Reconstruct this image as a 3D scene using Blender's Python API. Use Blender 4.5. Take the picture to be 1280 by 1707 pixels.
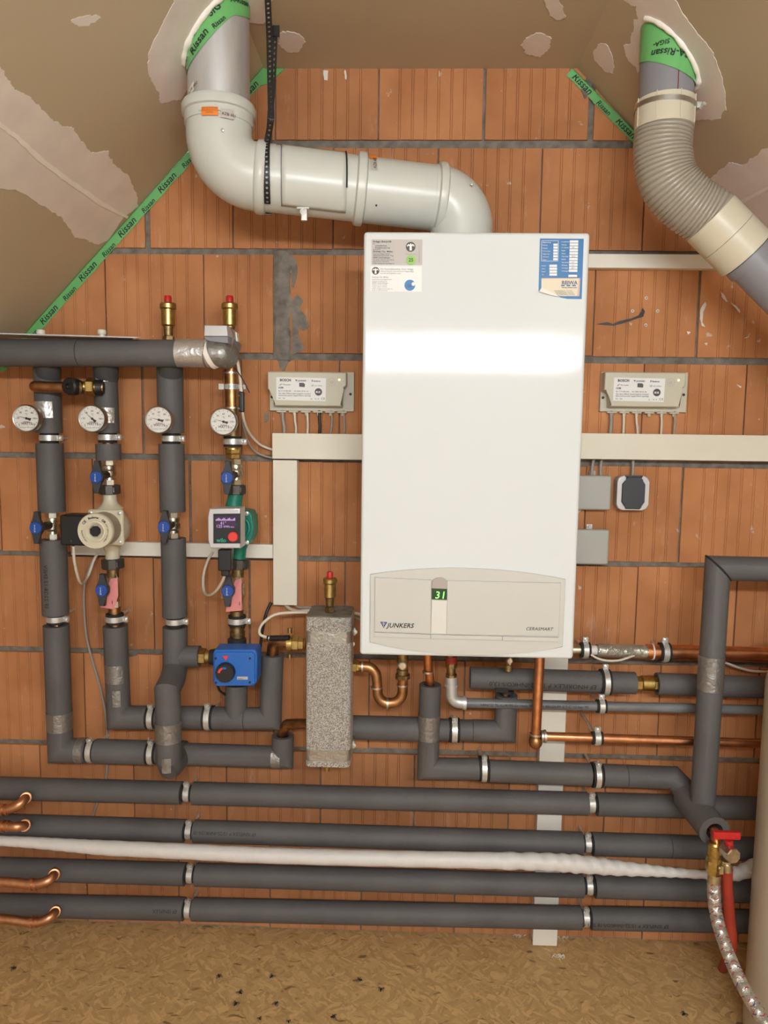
import bpy, bmesh, math, random
from mathutils import Vector, Matrix, noise as mnoise
random.seed(7)
for _o in list(bpy.data.objects): bpy.data.objects.remove(_o)
SC = bpy.context.scene
COL = SC.collection
V = Vector

# ------------------------------------------------------------------ camera
CD, CH, F = 1.85422, 1.31330, 1245.0          # distance to wall, height, focal length in pixels
PITCH, YAW, ROLL = 0.103489, -0.029122, 0.012974
_f = V((math.sin(YAW)*math.cos(PITCH), math.cos(YAW)*math.cos(PITCH), -math.sin(PITCH)))
_rt = V((math.cos(YAW), -math.sin(YAW), 0)); _u = _rt.cross(_f)
_r = math.cos(ROLL)*_rt + math.sin(ROLL)*_u
_u = -math.sin(ROLL)*_rt + math.cos(ROLL)*_u
CC = V((0, -CD, CH))
cam_d = bpy.data.cameras.new('camera'); cam = bpy.data.objects.new('camera', cam_d); COL.objects.link(cam)
cam_d.sensor_fit = 'VERTICAL'; cam_d.sensor_height = 36.0; cam_d.lens = 36.0*F/1707.0; cam_d.clip_start = 0.02
M3 = Matrix((_r, _u, -_f)).transposed()
cam.matrix_world = Matrix.Translation(CC) @ M3.to_4x4()
SC.camera = cam
# ------------------------------------------------------------------ world, lamps, exposure
w = bpy.data.worlds.new('world'); SC.world = w; w.use_nodes = True
w.node_tree.nodes['Background'].inputs[0].default_value = (0.96, 0.98, 1.0, 1)
w.node_tree.nodes['Background'].inputs[1].default_value = 0.9
SC.view_settings.view_transform = 'Standard'; SC.view_settings.look = 'None'
SC.view_settings.gamma = 1.0; SC.view_settings.use_curve_mapping = False
SC.view_settings.exposure = 0.30
TUBE = V((0.24, -2.55, 1.725)); TUBE_LEN = 1.12
def area(name, loc, target, sx, sy, power, color):
    l = bpy.data.lights.new(name, 'AREA'); l.shape = 'RECTANGLE'; l.size = sx; l.size_y = sy
    l.energy = power; l.color = color
    o = bpy.data.objects.new(name, l); COL.objects.link(o); o.location = loc
    o.rotation_euler = (V(target)-V(loc)).to_track_quat('-Z', 'Y').to_euler(); return o
TUBE_STRENGTH, TUBE_COLOR = 103.0, (0.95, 0.985, 1.0)      # the tube itself is built with its lamp at the end

# ------------------------------------------------------------------ pixel helpers
def ray(px, py):
    return (_r*((px-640)/F) - _u*((py-853.5)/F) + _f).normalized()
def P(px, py, d):                              # point seen at pixel, d metres in front of the brick wall
    v = ray(px, py); t = (-d-CC.y)/v.y
    return CC + v*t
def hit(px, py, p0, n):
    v = ray(px, py); return CC + v*((V(p0)-CC).dot(n)/v.dot(n))
def M(px, p):                                  # length in metres of px pixels at point p
    return px*(p-CC).dot(_f)/F

# ------------------------------------------------------------------ materials
def mat(name, col, rough=0.5, metal=0.0, var=0.0, vs=30.0, bump=0.0, bs=60.0, coat=0.0, emis=0.0, col2=None, detail=4.0, stretch=None, spec=None):
    m = bpy.data.materials.new(name); m.use_nodes = True; nt = m.node_tree; b = nt.nodes['Principled BSDF']
    b.inputs['Base Color'].default_value = (*col, 1); b.inputs['Roughness'].default_value = rough
    b.inputs['Metallic'].default_value = metal
    if coat: b.inputs['Coat Weight'].default_value = coat; b.inputs['Coat Roughness'].default_value = 0.08
    if spec is not None: b.inputs['Specular IOR Level'].default_value = spec
    if emis: b.inputs['Emission Color'].default_value = (*col, 1); b.inputs['Emission Strength'].default_value = emis
    tc = nt.nodes.new('ShaderNodeTexCoord'); vec = tc.outputs['Object']
    if stretch:
        mp = nt.nodes.new('ShaderNodeMapping'); mp.inputs['Scale'].default_value = stretch
        nt.links.new(vec, mp.inputs[0]); vec = mp.outputs[0]
    if var or col2:
        n = nt.nodes.new('ShaderNodeTexNoise'); n.inputs['Scale'].default_value = vs; n.inputs['Detail'].default_value = detail
        nt.links.new(vec, n.inputs['Vector'])
        cr = nt.nodes.new('ShaderNodeValToRGB'); cr.color_ramp.elements[0].position = 0.3; cr.color_ramp.elements[1].position = 0.7
        c2 = col2 or tuple(c*(1-var) for c in col); c1 = col if col2 else tuple(min(1, c*(1+var)) for c in col)
        cr.color_ramp.elements[0].color = (*c2, 1); cr.color_ramp.elements[1].color = (*c1, 1)
        nt.links.new(n.outputs['Fac'], cr.inputs[0]); nt.links.new(cr.outputs[0], b.inputs['Base Color'])
    if bump:
        n = nt.nodes.new('ShaderNodeTexNoise'); n.inputs['Scale'].default_value = bs; n.inputs['Detail'].default_value = 5
        nt.links.new(vec, n.inputs['Vector'])
        bp = nt.nodes.new('ShaderNodeBump'); bp.inputs['Strength'].default_value = bump; bp.inputs['Distance'].default_value = 0.002
        nt.links.new(n.outputs['Fac'], bp.inputs['Height']); nt.links.new(bp.outputs[0], b.inputs['Normal'])
    return m
K = {}
K['foam'] = mat('foam_grey', (0.112, 0.108, 0.109), 0.62, var=0.14, vs=9, bump=0.25, bs=420, col2=(0.088, 0.085, 0.086))
K['foam_dark'] = mat('foam_dark', (0.062, 0.060, 0.062), 0.7, var=0.1, vs=12, bump=0.2, bs=400)
K['enamel'] = mat('white_enamel', (0.70, 0.735, 0.74), 0.06, bump=0.03, bs=520, spec=0.22)
K['flue'] = mat('flue_white', (0.60, 0.615, 0.57), 0.3, var=0.03, vs=8)
K['panel'] = mat('panel_beige', (0.58, 0.57, 0.53), 0.45)
K['panel_light'] = mat('panel_light', (0.70, 0.69, 0.64), 0.45)
K['knob'] = mat('knob_taupe', (0.42, 0.37, 0.33), 0.4)
K['trunk'] = mat('trunking_cream', (0.76, 0.72, 0.60), 0.42, var=0.05, vs=6)
K['trunk_white'] = mat('trunking_white', (0.82, 0.78, 0.69), 0.42, var=0.04, vs=6)
K['case'] = mat('case_beige', (0.57, 0.54, 0.43), 0.45)
K['greyplastic'] = mat('plastic_grey', (0.42, 0.43, 0.40), 0.5)
K['dark'] = mat('plastic_dark', (0.035, 0.038, 0.045), 0.45)
K['black'] = mat('plastic_black', (0.012, 0.012, 0.013), 0.4)
K['rubber'] = mat('rubber_black', (0.014, 0.014, 0.014), 0.75)
K['zinc'] = mat('zinc_steel', (0.66, 0.66, 0.64), 0.3, 0.6, var=0.12, vs=90, bump=0.1, bs=200)
K['steel'] = mat('steel', (0.55, 0.54, 0.52), 0.32, 1.0, var=0.08, vs=60)
K['galv'] = mat('galvanised', (0.60, 0.60, 0.60), 0.45, 0.6, var=0.10, vs=14, stretch=(3, 3, 0.6))
K['nickel'] = mat('nickel', (0.62, 0.57, 0.47), 0.28, 1.0, var=0.15, vs=120)
K['brass'] = mat('brass', (0.50, 0.36, 0.13), 0.32, 1.0, var=0.2, vs=90)
K['brass_old'] = mat('brass_old', (0.30, 0.21, 0.10), 0.45, 1.0, var=0.35, vs=90, bump=0.1)
K['copper'] = mat('copper', (0.72, 0.33, 0.17), 0.3, 1.0, var=0.2, vs=40, stretch=(1, 1, 1))
K['copper_old'] = mat('copper_aged', (0.42, 0.22, 0.10), 0.38, 1.0, var=0.35, vs=45)
K['copper_bright'] = mat('copper_bright', (0.66, 0.34, 0.19), 0.42, 1.0, var=0.12, vs=60)
K['solder'] = mat('solder', (0.62, 0.60, 0.54), 0.4, 1.0)
K['blue'] = mat('disc_blue', (0.012, 0.07, 0.36), 0.4)
K['actuator'] = mat('actuator_blue', (0.015, 0.13, 0.50), 0.42)
K['green'] = mat('cast_green', (0.01, 0.20, 0.14), 0.42, var=0.15, vs=60)
K['pumpcream'] = mat('pump_cream', (0.64, 0.59, 0.45), 0.45)
K['pumpcast'] = mat('pump_cast', (0.46, 0.42, 0.32), 0.55, var=0.06, vs=200, bump=0.15, bs=600)
K['red'] = mat('plastic_red', (0.50, 0.015, 0.015), 0.42)
K['redbtn'] = mat('button_red', (0.75, 0.05, 0.04), 0.35)
K['redhose'] = mat('hose_red', (0.38, 0.04, 0.02), 0.5)
K['pink'] = mat('tag_pink', (0.72, 0.27, 0.27), 0.8)
K['silver'] = mat('silver_plastic', (0.60, 0.59, 0.60), 0.35, 0.3)
K['text'] = mat('print_black', (0.015, 0.015, 0.018), 0.6)
K['textgrey'] = mat('print_grey', (0.10, 0.10, 0.10), 0.6)
K['textlight'] = mat('print_light_grey', (0.33, 0.33, 0.33), 0.6)
K['textwhite'] = mat('print_white', (0.8, 0.8, 0.8), 0.6)
K['foamprint'] = mat('foam_print', (0.018, 0.017, 0.018), 0.7)
K['navy'] = mat('print_navy', (0.02, 0.03, 0.16), 0.5)
K['wilogreen'] = mat('print_green', (0.02, 0.35, 0.22), 0.5)
K['white'] = mat('label_white', (0.82, 0.82, 0.80), 0.5)
K['labelgrey'] = mat('label_grey', (0.50, 0.46, 0.43), 0.45)
K['labelblue'] = mat('label_blue', (0.010, 0.15, 0.40), 0.4)
K['labelcream'] = mat('label_cream', (0.74, 0.66, 0.50), 0.5)
K['labelpink'] = mat('label_rose', (0.66, 0.36, 0.30), 0.5)
K['labelgreen'] = mat('label_green', (0.28, 0.55, 0.10), 0.5)
K['greydark'] = mat('label_dark', (0.06, 0.055, 0.055), 0.5)
K['orange'] = mat('label_orange', (0.85, 0.24, 0.02), 0.5)
K['cablewhite'] = mat('cable_white', (0.68, 0.62, 0.52), 0.45)
K['cablegrey'] = mat('cable_grey', (0.33, 0.31, 0.28), 0.5)
K['tape'] = mat('tape_green', (0.15, 0.46, 0.15), 0.25, bump=0.3, bs=40, coat=0.3)
K['paper'] = mat('paper', (0.62, 0.60, 0.62), 0.7)
K['pvc'] = mat('pvc_grey', (0.24, 0.24, 0.26), 0.35, var=0.06, vs=12)
K['hosegrey'] = mat('hose_taupe', (0.36, 0.32, 0.26), 0.28, coat=0.2)
K['coupling'] = mat('coupling_cream', (0.62, 0.57, 0.44), 0.3)
K['ferrule'] = mat('pen_red', (0.25, 0.02, 0.03), 0.6)
K['wrap'] = mat('wrap_white', (0.72, 0.70, 0.69), 0.45, bump=0.6, bs=60, stretch=(2.5, 1, 1))
K['tank'] = mat('tank_cream', (0.50, 0.44, 0.34), 0.4, var=0.03, vs=4)
K['greenled'] = mat('led_digits', (0.25, 0.9, 0.15), 0.5, emis=1.2)
K['led'] = mat('led_yellow', (0.9, 0.95, 0.3), 0.5, emis=2.0)
K['displaygreen'] = mat('display_green', (0.015, 0.05, 0.01), 0.25)
K['displaypurple'] = mat('display_purple', (0.05, 0.015, 0.06), 0.25)
K['displaytext'] = mat('display_text', (0.45, 0.30, 0.60), 0.5, emis=0.45)
K['braid'] = mat('braid_wire', (0.62, 0.60, 0.55), 0.3, 0.8)
K['hosecore'] = mat('hose_core', (0.20, 0.19, 0.17), 0.5)
K['cleartube'] = mat('braid_green', (0.20, 0.20, 0.14), 0.4)
K['fly'] = mat('insect_black', (0.012, 0.010, 0.009), 0.5)
K['wing'] = mat('insect_wing', (0.25, 0.19, 0.12), 0.4)
K['debris'] = mat('plaster_shaving', (0.75, 0.73, 0.70), 0.7)
K['castdark'] = mat('cast_dark', (0.045, 0.045, 0.05), 0.5, 0.4, var=0.2, vs=80)
K['nut'] = mat('union_nut_dark', (0.075, 0.065, 0.055), 0.4, 0.5)

def foil_mat(name, col, sc, st, rough=0.3, dist=0.004):
    m = mat(name, col, rough, 0.7); nt = m.node_tree; b = nt.nodes['Principled BSDF']
    tc = nt.nodes.new('ShaderNodeTexCoord'); n = nt.nodes.new('ShaderNodeTexNoise')
    n.inputs['Scale'].default_value = sc; n.inputs['Detail'].default_value = 6; n.inputs['Distortion'].default_value = 1.5
    bp = nt.nodes.new('ShaderNodeBump'); bp.inputs['Strength'].default_value = st; bp.inputs['Distance'].default_value = dist
    nt.links.new(tc.outputs['Object'], n.inputs['Vector']); nt.links.new(n.outputs['Fac'], bp.inputs['Height'])
    nt.links.new(bp.outputs[0], b.inputs['Normal']); return m
K['foil'] = foil_mat('tape_foil', (0.62, 0.61, 0.60), 40, 0.9)
K['foilgrey'] = foil_mat('tape_grey', (0.30, 0.29, 0.28), 50, 0.7, 0.38)
K['foilclear'] = foil_mat('tape_on_foil', (0.42, 0.40, 0.36), 60, 0.5, 0.3)
K['sparkle'] = foil_mat('foil_embossed_painted_glints', (0.86, 0.83, 0.79), 380, 0.9, 0.36, 0.006)
def _paint_sparkle(m):  # glints of the embossed foil painted into base colour as pale and dark cells
    nt = m.node_tree; b = nt.nodes['Principled BSDF']; tc = nt.nodes.new('ShaderNodeTexCoord'); v = nt.nodes.new('ShaderNodeTexVoronoi'); v.inputs['Scale'].default_value = 640
    cr = nt.nodes.new('ShaderNodeValToRGB'); cr.color_ramp.elements[0].color = (0.42, 0.38, 0.34, 1); cr.color_ramp.elements[1].color = (1.0, 1.0, 0.98, 1); cr.color_ramp.elements[0].position = .25; cr.color_ramp.elements[1].position = .7
    sp = nt.nodes.new('ShaderNodeSeparateColor'); nt.links.new(tc.outputs['Object'], v.inputs['Vector']); nt.links.new(v.outputs['Color'], sp.inputs[0]); nt.links.new(sp.outputs[0], cr.inputs[0]); nt.links.new(cr.outputs[0], b.inputs['Base Color']); b.inputs['Metallic'].default_value = 0.45
_paint_sparkle(K['sparkle'])

def glass_mat():
    m = bpy.data.materials.new('gauge_glass'); m.use_nodes = True; nt = m.node_tree; nt.nodes.clear()
    o = nt.nodes.new('ShaderNodeOutputMaterial'); mx = nt.nodes.new('ShaderNodeMixShader'); t = nt.nodes.new('ShaderNodeBsdfTransparent')
    g = nt.nodes.new('ShaderNodeBsdfGlossy'); g.inputs['Roughness'].default_value = 0.05
    mx.inputs[0].default_value = 0.06
    nt.links.new(t.outputs[0], mx.inputs[1]); nt.links.new(g.outputs[0], mx.inputs[2]); nt.links.new(mx.outputs[0], o.inputs[0]); return m
K['glass'] = glass_mat()

def brick_mat():
    m = mat('brick_clay', (0.5, 0.2, 0.08), 0.85); nt = m.node_tree; b = nt.nodes['Principled BSDF']; L = nt.links; N = nt.nodes
    tc = N.new('ShaderNodeTexCoord'); oi = N.new('ShaderNodeObjectInfo')
    add = N.new('ShaderNodeVectorMath'); add.operation = 'ADD'; L.new(tc.outputs['Object'], add.inputs[0])
    sc = N.new('ShaderNodeMath'); sc.operation = 'MULTIPLY'; sc.inputs[1].default_value = 37.0; L.new(oi.outputs['Random'], sc.inputs[0])
    L.new(sc.outputs[0], add.inputs[1])
    n1 = N.new('ShaderNodeTexNoise'); n1.inputs['Scale'].default_value = 7; n1.inputs['Detail'].default_value = 6; L.new(add.outputs[0], n1.inputs['Vector'])
    cr = N.new('ShaderNodeValToRGB'); e = cr.color_ramp.elements
    e[0].position = 0.32; e[0].color = (0.41, 0.165, 0.062, 1); e[1].position = 0.7; e[1].color = (0.57, 0.250, 0.103, 1)
    L.new(n1.outputs['Fac'], cr.inputs[0])
    # per-brick tone
    mr = N.new('ShaderNodeMapRange'); mr.inputs[3].default_value = 0.86; mr.inputs[4].default_value = 1.12; L.new(oi.outputs['Random'], mr.inputs[0])
    mul = N.new('ShaderNodeVectorMath'); mul.operation = 'SCALE'; L.new(cr.outputs[0], mul.inputs[0]); L.new(mr.outputs[0], mul.inputs['Scale'])
    # pale worn smears running along the ribs
    mp = N.new('ShaderNodeMapping'); mp.inputs['Scale'].default_value = (34, 8, 9); L.new(add.outputs[0], mp.inputs[0])
    n2 = N.new('ShaderNodeTexNoise'); n2.inputs['Scale'].default_value = 1.0; n2.inputs['Detail'].default_value = 7; n2.inputs['Roughness'].default_value = 0.65; L.new(mp.outputs[0], n2.inputs['Vector'])
    c2 = N.new('ShaderNodeValToRGB'); c2.color_ramp.elements[0].position = 0.60; c2.color_ramp.elements[0].color = (0, 0, 0, 1); c2.color_ramp.elements[1].position = 0.78; c2.color_ramp.elements[1].color = (0.55, 0.55, 0.55, 1)
    L.new(n2.outputs['Fac'], c2.inputs[0])
    mx = N.new('ShaderNodeMix'); mx.data_type = 'RGBA'; mx.inputs['B'].default_value = (0.66, 0.40, 0.27, 1)
    L.new(c2.outputs[0], mx.inputs['Factor']); L.new(mul.outputs[0], mx.inputs['A'])
    # tiny white specks
    n3 = N.new('ShaderNodeTexNoise'); n3.inputs['Scale'].default_value = 38; n3.inputs['Detail'].default_value = 5; L.new(add.outputs[0], n3.inputs['Vector'])
    c3 = N.new('ShaderNodeValToRGB'); c3.color_ramp.elements[0].position = 0.70; c3.color_ramp.elements[0].color = (0, 0, 0, 1); c3.color_ramp.elements[1].position = 0.76; c3.color_ramp.elements[1].color = (0.8, 0.8, 0.8, 1)
    L.new(n3.outputs['Fac'], c3.inputs[0])
    mx2 = N.new('ShaderNodeMix'); mx2.data_type = 'RGBA'; mx2.inputs['B'].default_value = (0.68, 0.58, 0.50, 1)
    L.new(c3.outputs[0], mx2.inputs['Factor']); L.new(mx.outputs['Result'], mx2.inputs['A']); L.new(mx2.outputs['Result'], b.inputs['Base Color'])
    n4 = N.new('ShaderNodeTexNoise'); n4.inputs['Scale'].default_value = 160; n4.inputs['Detail'].default_value = 4; L.new(add.outputs[0], n4.inputs['Vector'])
    bp = N.new('ShaderNodeBump'); bp.inputs['Strength'].default_value = 0.25; bp.inputs['Distance'].default_value = 0.002
    L.new(n4.outputs['Fac'], bp.inputs['Height']); L.new(bp.outputs[0], b.inputs['Normal'])
    return m
K['brick'] = brick_mat()
K['mortar'] = mat('mortar', (0.26, 0.235, 0.20), 0.95, var=0.3, vs=45, bump=1.0, bs=110, detail=8, col2=(0.13, 0.115, 0.095))
K['drywall'] = mat('drywall_paper', (0.54, 0.445, 0.305), 0.55, vs=2.2, col2=(0.48, 0.395, 0.265), bump=0.12, bs=30)
K['plaster'] = mat('joint_compound', (0.84, 0.77, 0.71), 0.5, vs=14, col2=(0.75, 0.68, 0.62), bump=0.35, bs=22)
K['plaster_light'] = mat('joint_tape', (0.95, 0.91, 0.84), 0.5, vs=14, col2=(0.88, 0.83, 0.76))

def osb_mat():
    m = mat('osb_board', (0.4, 0.24, 0.09), 0.6); nt = m.node_tree; b = nt.nodes['Principled BSDF']; L = nt.links; N = nt.nodes
    tc = N.new('ShaderNodeTexCoord'); prev = None
    warp = N.new('ShaderNodeTexNoise'); warp.inputs['Scale'].default_value = 16; warp.inputs['Detail'].default_value = 4; L.new(tc.outputs['Object'], warp.inputs['Vector'])
    wa = N.new('ShaderNodeVectorMath'); wa.operation = 'MULTIPLY_ADD'; wa.inputs[1].default_value = (0.05, 0.05, 0.0); L.new(warp.outputs['Color'], wa.inputs[0]); L.new(tc.outputs['Object'], wa.inputs[2])
    heights = []
    for k, (ang, s, thr) in enumerate([(0.3, 14, 0.0), (1.15, 19, 0.50), (-0.55, 24, 0.56), (2.2, 28, 0.60), (0.8, 40, 0.66)]):
        rot = N.new('ShaderNodeMapping'); rot.inputs['Rotation'].default_value = (0, 0, ang); rot.inputs['Location'].default_value = (k*3.1, k*1.7, 0); L.new(wa.outputs[0], rot.inputs[0])
        mp = N.new('ShaderNodeMapping'); mp.inputs['Scale'].default_value = (1.0, 3.6, 1.0); L.new(rot.outputs[0], mp.inputs[0])
        v = N.new('ShaderNodeTexVoronoi'); v.inputs['Scale'].default_value = s; v.inputs['Randomness'].default_value = 1; L.new(mp.outputs[0], v.inputs['Vector'])
        g = N.new('ShaderNodeMapping'); g.inputs['Scale'].default_value = (6, 90, 1); L.new(rot.outputs[0], g.inputs[0])
        gn = N.new('ShaderNodeTexNoise'); gn.inputs['Scale'].default_value = 1.6; gn.inputs['Detail'].default_value = 3; L.new(g.outputs[0], gn.inputs['Vector'])
        sep = N.new('ShaderNodeSeparateColor'); L.new(v.outputs['Color'], sep.inputs[0])
        mm = N.new('ShaderNodeMath'); mm.operation = 'MULTIPLY_ADD'; mm.inputs[1].default_value = 0.55; mm.inputs[2].default_value = 0.0; L.new(gn.outputs['Fac'], mm.inputs[0])
        ad = N.new('ShaderNodeMath'); ad.operation = 'MULTIPLY_ADD'; ad.inputs[1].default_value = 0.45; L.new(sep.outputs[0], ad.inputs[0]); L.new(mm.outputs[0], ad.inputs[2])
        cr = N.new('ShaderNodeValToRGB'); e = cr.color_ramp.elements; e[0].position = 0.12; e[0].color = (0.21, 0.11, 0.04, 1); e[1].position = 0.72; e[1].color = (0.82, 0.57, 0.27, 1)
        x = e.new(0.3); x.color = (0.44, 0.275, 0.11, 1); x = e.new(0.52); x.color = (0.57, 0.375, 0.165, 1)
        L.new(ad.outputs[0], cr.inputs[0])
        if prev is None: prev = cr.outputs[0]
        else:
            gt = N.new('ShaderNodeMath'); gt.operation = 'GREATER_THAN'; gt.inputs[1].default_value = thr; L.new(sep.outputs[1], gt.inputs[0])
            mx = N.new('ShaderNodeMix'); mx.data_type = 'RGBA'; L.new(gt.outputs[0], mx.inputs['Factor']); L.new(prev, mx.inputs['A']); L.new(cr.outputs[0], mx.inputs['B']); prev = mx.outputs['Result']
        heights.append(sep.outputs[2])
    # soften contrast with an overall tone
    mx = N.new('ShaderNodeMix'); mx.data_type = 'RGBA'; mx.inputs['Factor'].default_value = 0.5; mx.inputs['B'].default_value = (0.56, 0.36, 0.155, 1); L.new(prev, mx.inputs['A'])
    # dark small chips
    v = N.new('ShaderNodeTexNoise'); v.inputs['Scale'].default_value = 1; v.inputs['Detail'].default_value = 2
    mp = N.new('ShaderNodeMapping'); mp.inputs['Rotation'].default_value = (0, 0, 0.9); mp.inputs['Scale'].default_value = (22, 75, 1); L.new(wa.outputs[0], mp.inputs[0]); L.new(mp.outputs[0], v.inputs['Vector'])
    c = N.new('ShaderNodeValToRGB'); c.color_ramp.elements[0].position = 0.64; c.color_ramp.elements[0].color = (0, 0, 0, 1); c.color_ramp.elements[1].position = 0.72; c.color_ramp.elements[1].color = (0.8, 0.8, 0.8, 1); L.new(v.outputs['Fac'], c.inputs[0])
    m2 = N.new('ShaderNodeMix'); m2.data_type = 'RGBA'; m2.inputs['B'].default_value = (0.13, 0.065, 0.025, 1); L.new(c.outputs[0], m2.inputs['Factor']); L.new(mx.outputs['Result'], m2.inputs['A'])
    L.new(m2.outputs['Result'], b.inputs['Base Color'])
    bp = N.new('ShaderNodeBump'); bp.inputs['Strength'].default_value = 0.25; bp.inputs['Distance'].default_value = 0.001; L.new(heights[0], bp.inputs['Height']); L.new(bp.outputs[0], b.inputs['Normal'])
    return m
K['osb'] = osb_mat()

# ------------------------------------------------------------------ mesh builder
def frame_of(d):
    d = V(d).normalized(); a = V((0, 0, 1)) if abs(d.z) < 0.9 else V((0, 1, 0))
    x = d.cross(a).normalized(); y = x.cross(d).normalized(); return x, y, d
class MB:
    def __init__(s): s.v = []; s.f = []; s.wn = False
    def add(s, vs, fs):
        o = len(s.v); s.v += [V(x) for x in vs]; s.f += [tuple(i+o for i in f) for f in fs]; return s
    def box(s, c, size, R=None):
        c = V(c); hx, hy, hz = [q/2 for q in size]
        vs = [V((x, y, z)) for x in (-hx, hx) for y in (-hy, hy) for z in (-hz, hz)]
        if R: vs = [R @ q for q in vs]
        return s.add([c+q for q in vs], [(0, 1, 3, 2), (4, 6, 7, 5), (0, 4, 5, 1), (2, 3, 7, 6), (0, 2, 6, 4), (1, 5, 7, 3)])
    def rbox(s, c, size, r, seg=3, R=None):
        bm = bmesh.new(); bmesh.ops.create_cube(bm, size=1)
        bmesh.ops.scale(bm, vec=size, verts=bm.verts)
        bmesh.ops.bevel(bm, geom=bm.edges[:], offset=r, segments=seg, profile=0.5, affect='EDGES')
        bm.verts.index_update(); vs = [v.co.copy() for v in bm.verts]; fs = [tuple(v.index for v in f.verts) for f in bm.faces]; bm.free()
        if R: vs = [R @ q for q in vs]
        s.wn = True
        return s.add([V(c)+q for q in vs], fs)
    def prism(s, pts, depth, bevel=0.0, seg=2):
        """pts: 3-D outline in a plane, depth: extrusion vector (towards the back)."""
        pts = [V(p) for p in pts]; dv = V(depth)
        bm = bmesh.new(); a = [bm.verts.new(p) for p in pts]; b = [bm.verts.new(p+dv) for p in pts]; n = len(pts)
        fr = bm.faces.new(a); bm.faces.new(b[::-1])
        for i in range(n): bm.faces.new((a[i], b[i], b[(i+1) % n], a[(i+1) % n]))
        if bevel:
            s.wn = True; bmesh.ops.bevel(bm, geom=list(fr.edges), offset=bevel, segments=seg, profile=0.5, affect='EDGES')
        bmesh.ops.recalc_face_normals(bm, faces=bm.faces[:])
        if n > 12 and not bevel: bmesh.ops.triangulate(bm, faces=[f for f in bm.faces if len(f.verts) > 4], ngon_method='EAR_CLIP')
        bm.verts.index_update(); vs = [v.co.copy() for v in bm.verts]; fs = [tuple(v.index for v in f.verts) for f in bm.faces]; bm.free()
        return s.add(vs, fs)
    def lathe(s, prof, o, axis, n=20, up=None):
        x, y, d = frame_of(axis); o = V(o); vs = []; fs = []; m = len(prof)
        for r, t in prof:
            for k in range(n):
                a = 2*math.pi*(k+0.5)/n; vs.append(o + d*t + (x*math.cos(a)+y*math.sin(a))*r)
        for i in range(m-1):
            for k in range(n):
                k2 = (k+1) % n; fs.append((i*n+k, i*n+k2, (i+1)*n+k2, (i+1)*n+k))
        if prof[0][0] > 1e-6: fs.append(tuple(range(n))[::-1])
        if prof[-1][0] > 1e-6: fs.append(tuple(range((m-1)*n, m*n)))
        return s.add(vs, fs)
    def ring(s, o, axis, ri, ro, w, n=28):
        x, y, d = frame_of(axis); o = V(o); vs = []; fs = []
        for r, t in ((ri, -w/2), (ro, -w/2), (ro, w/2), (ri, w/2)):
            for k in range(n):
                a = 2*math.pi*k/n; vs.append(o+d*t+(x*math.cos(a)+y*math.sin(a))*r)
        for i in range(4):
            for k in range(n):
                k2 = (k+1) % n; j = (i+1) % 4; fs.append((i*n+k, i*n+k2, j*n+k2, j*n+k))
        return s.add(vs, fs)
    def sweep(s, pts, r, n=24, cap=True, hollow=None):
        pts = [V(p) for p in pts]; m = len(pts); rr = r if isinstance(r, (list, tuple)) else [r]*m
        x, y, d = frame_of(pts[1]-pts[0]); vs = []; fs = []
        for i in range(m):
            d0 = (pts[i]-pts[i-1]).normalized() if i else (pts[1]-pts[0]).normalized()
            d1 = (pts[i+1]-pts[i]).normalized() if i < m-1 else d0
            nb = (d0+d1).normalized()
            for k in range(n):
                a = 2*math.pi*k/n; q = (x*math.cos(a)+y*math.sin(a))*rr[i]
                t = -q.dot(nb)/d0.dot(nb); vs.append(pts[i]+q+d0*t)
            if i < m-1 and i > 0 or (i == 0 and m > 1):
                q = d0.rotation_difference(d1); x = q @ x; y = q @ y
        for i in range(m-1):
            for k in range(n):
                k2 = (k+1) % n; fs.append((i*n+k, (i+1)*n+k, (i+1)*n+k2, i*n+k2))
        if hollow:
            b = len(vs)
            for e, (i0, i1) in enumerate(((0, 1), (m-1, m-2))):
                dd = (pts[i1]-pts[i0]).normalized()
                for t in (0, min(0.03, (pts[i1]-pts[i0]).length*0.9)):
                    for k in range(n): c = vs[i0*n+k]; vs.append(pts[i0]+(c-pts[i0])*hollow+dd*t)
            for e, i0 in enumerate((0, m-1)):
                o1 = b+e*2*n
                for k in range(n):
                    k2 = (k+1) % n
                    fs.append((i0*n+k, i0*n+k2, o1+k2, o1+k)); fs.append((o1+k, o1+k2, o1+n+k2, o1+n+k))
                fs.append(tuple(o1+n+k for k in range(n)))
        elif cap:
            fs.append(tuple(range(n))[::-1]); fs.append(tuple(range((m-1)*n, m*n)))
        return s.add(vs, fs)
    def ball(s, c, r, n=12, sc=(1, 1, 1)):
        c = V(c); h = n//2; prof = []
        vs = []; fs = []
        for i in range(h+1):
            t = math.pi*i/h
            for k in range(n):
                a = 2*math.pi*k/n; vs.append(c+V((r*sc[0]*math.sin(t)*math.cos(a), r*sc[1]*math.sin(t)*math.sin(a), r*sc[2]*math.cos(t))))
        for i in range(h):
            for k in range(n): k2 = (k+1) % n; fs.append((i*n+k, (i+1)*n+k, (i+1)*n+k2, i*n+k2))
        return s.add(vs, fs)

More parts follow.
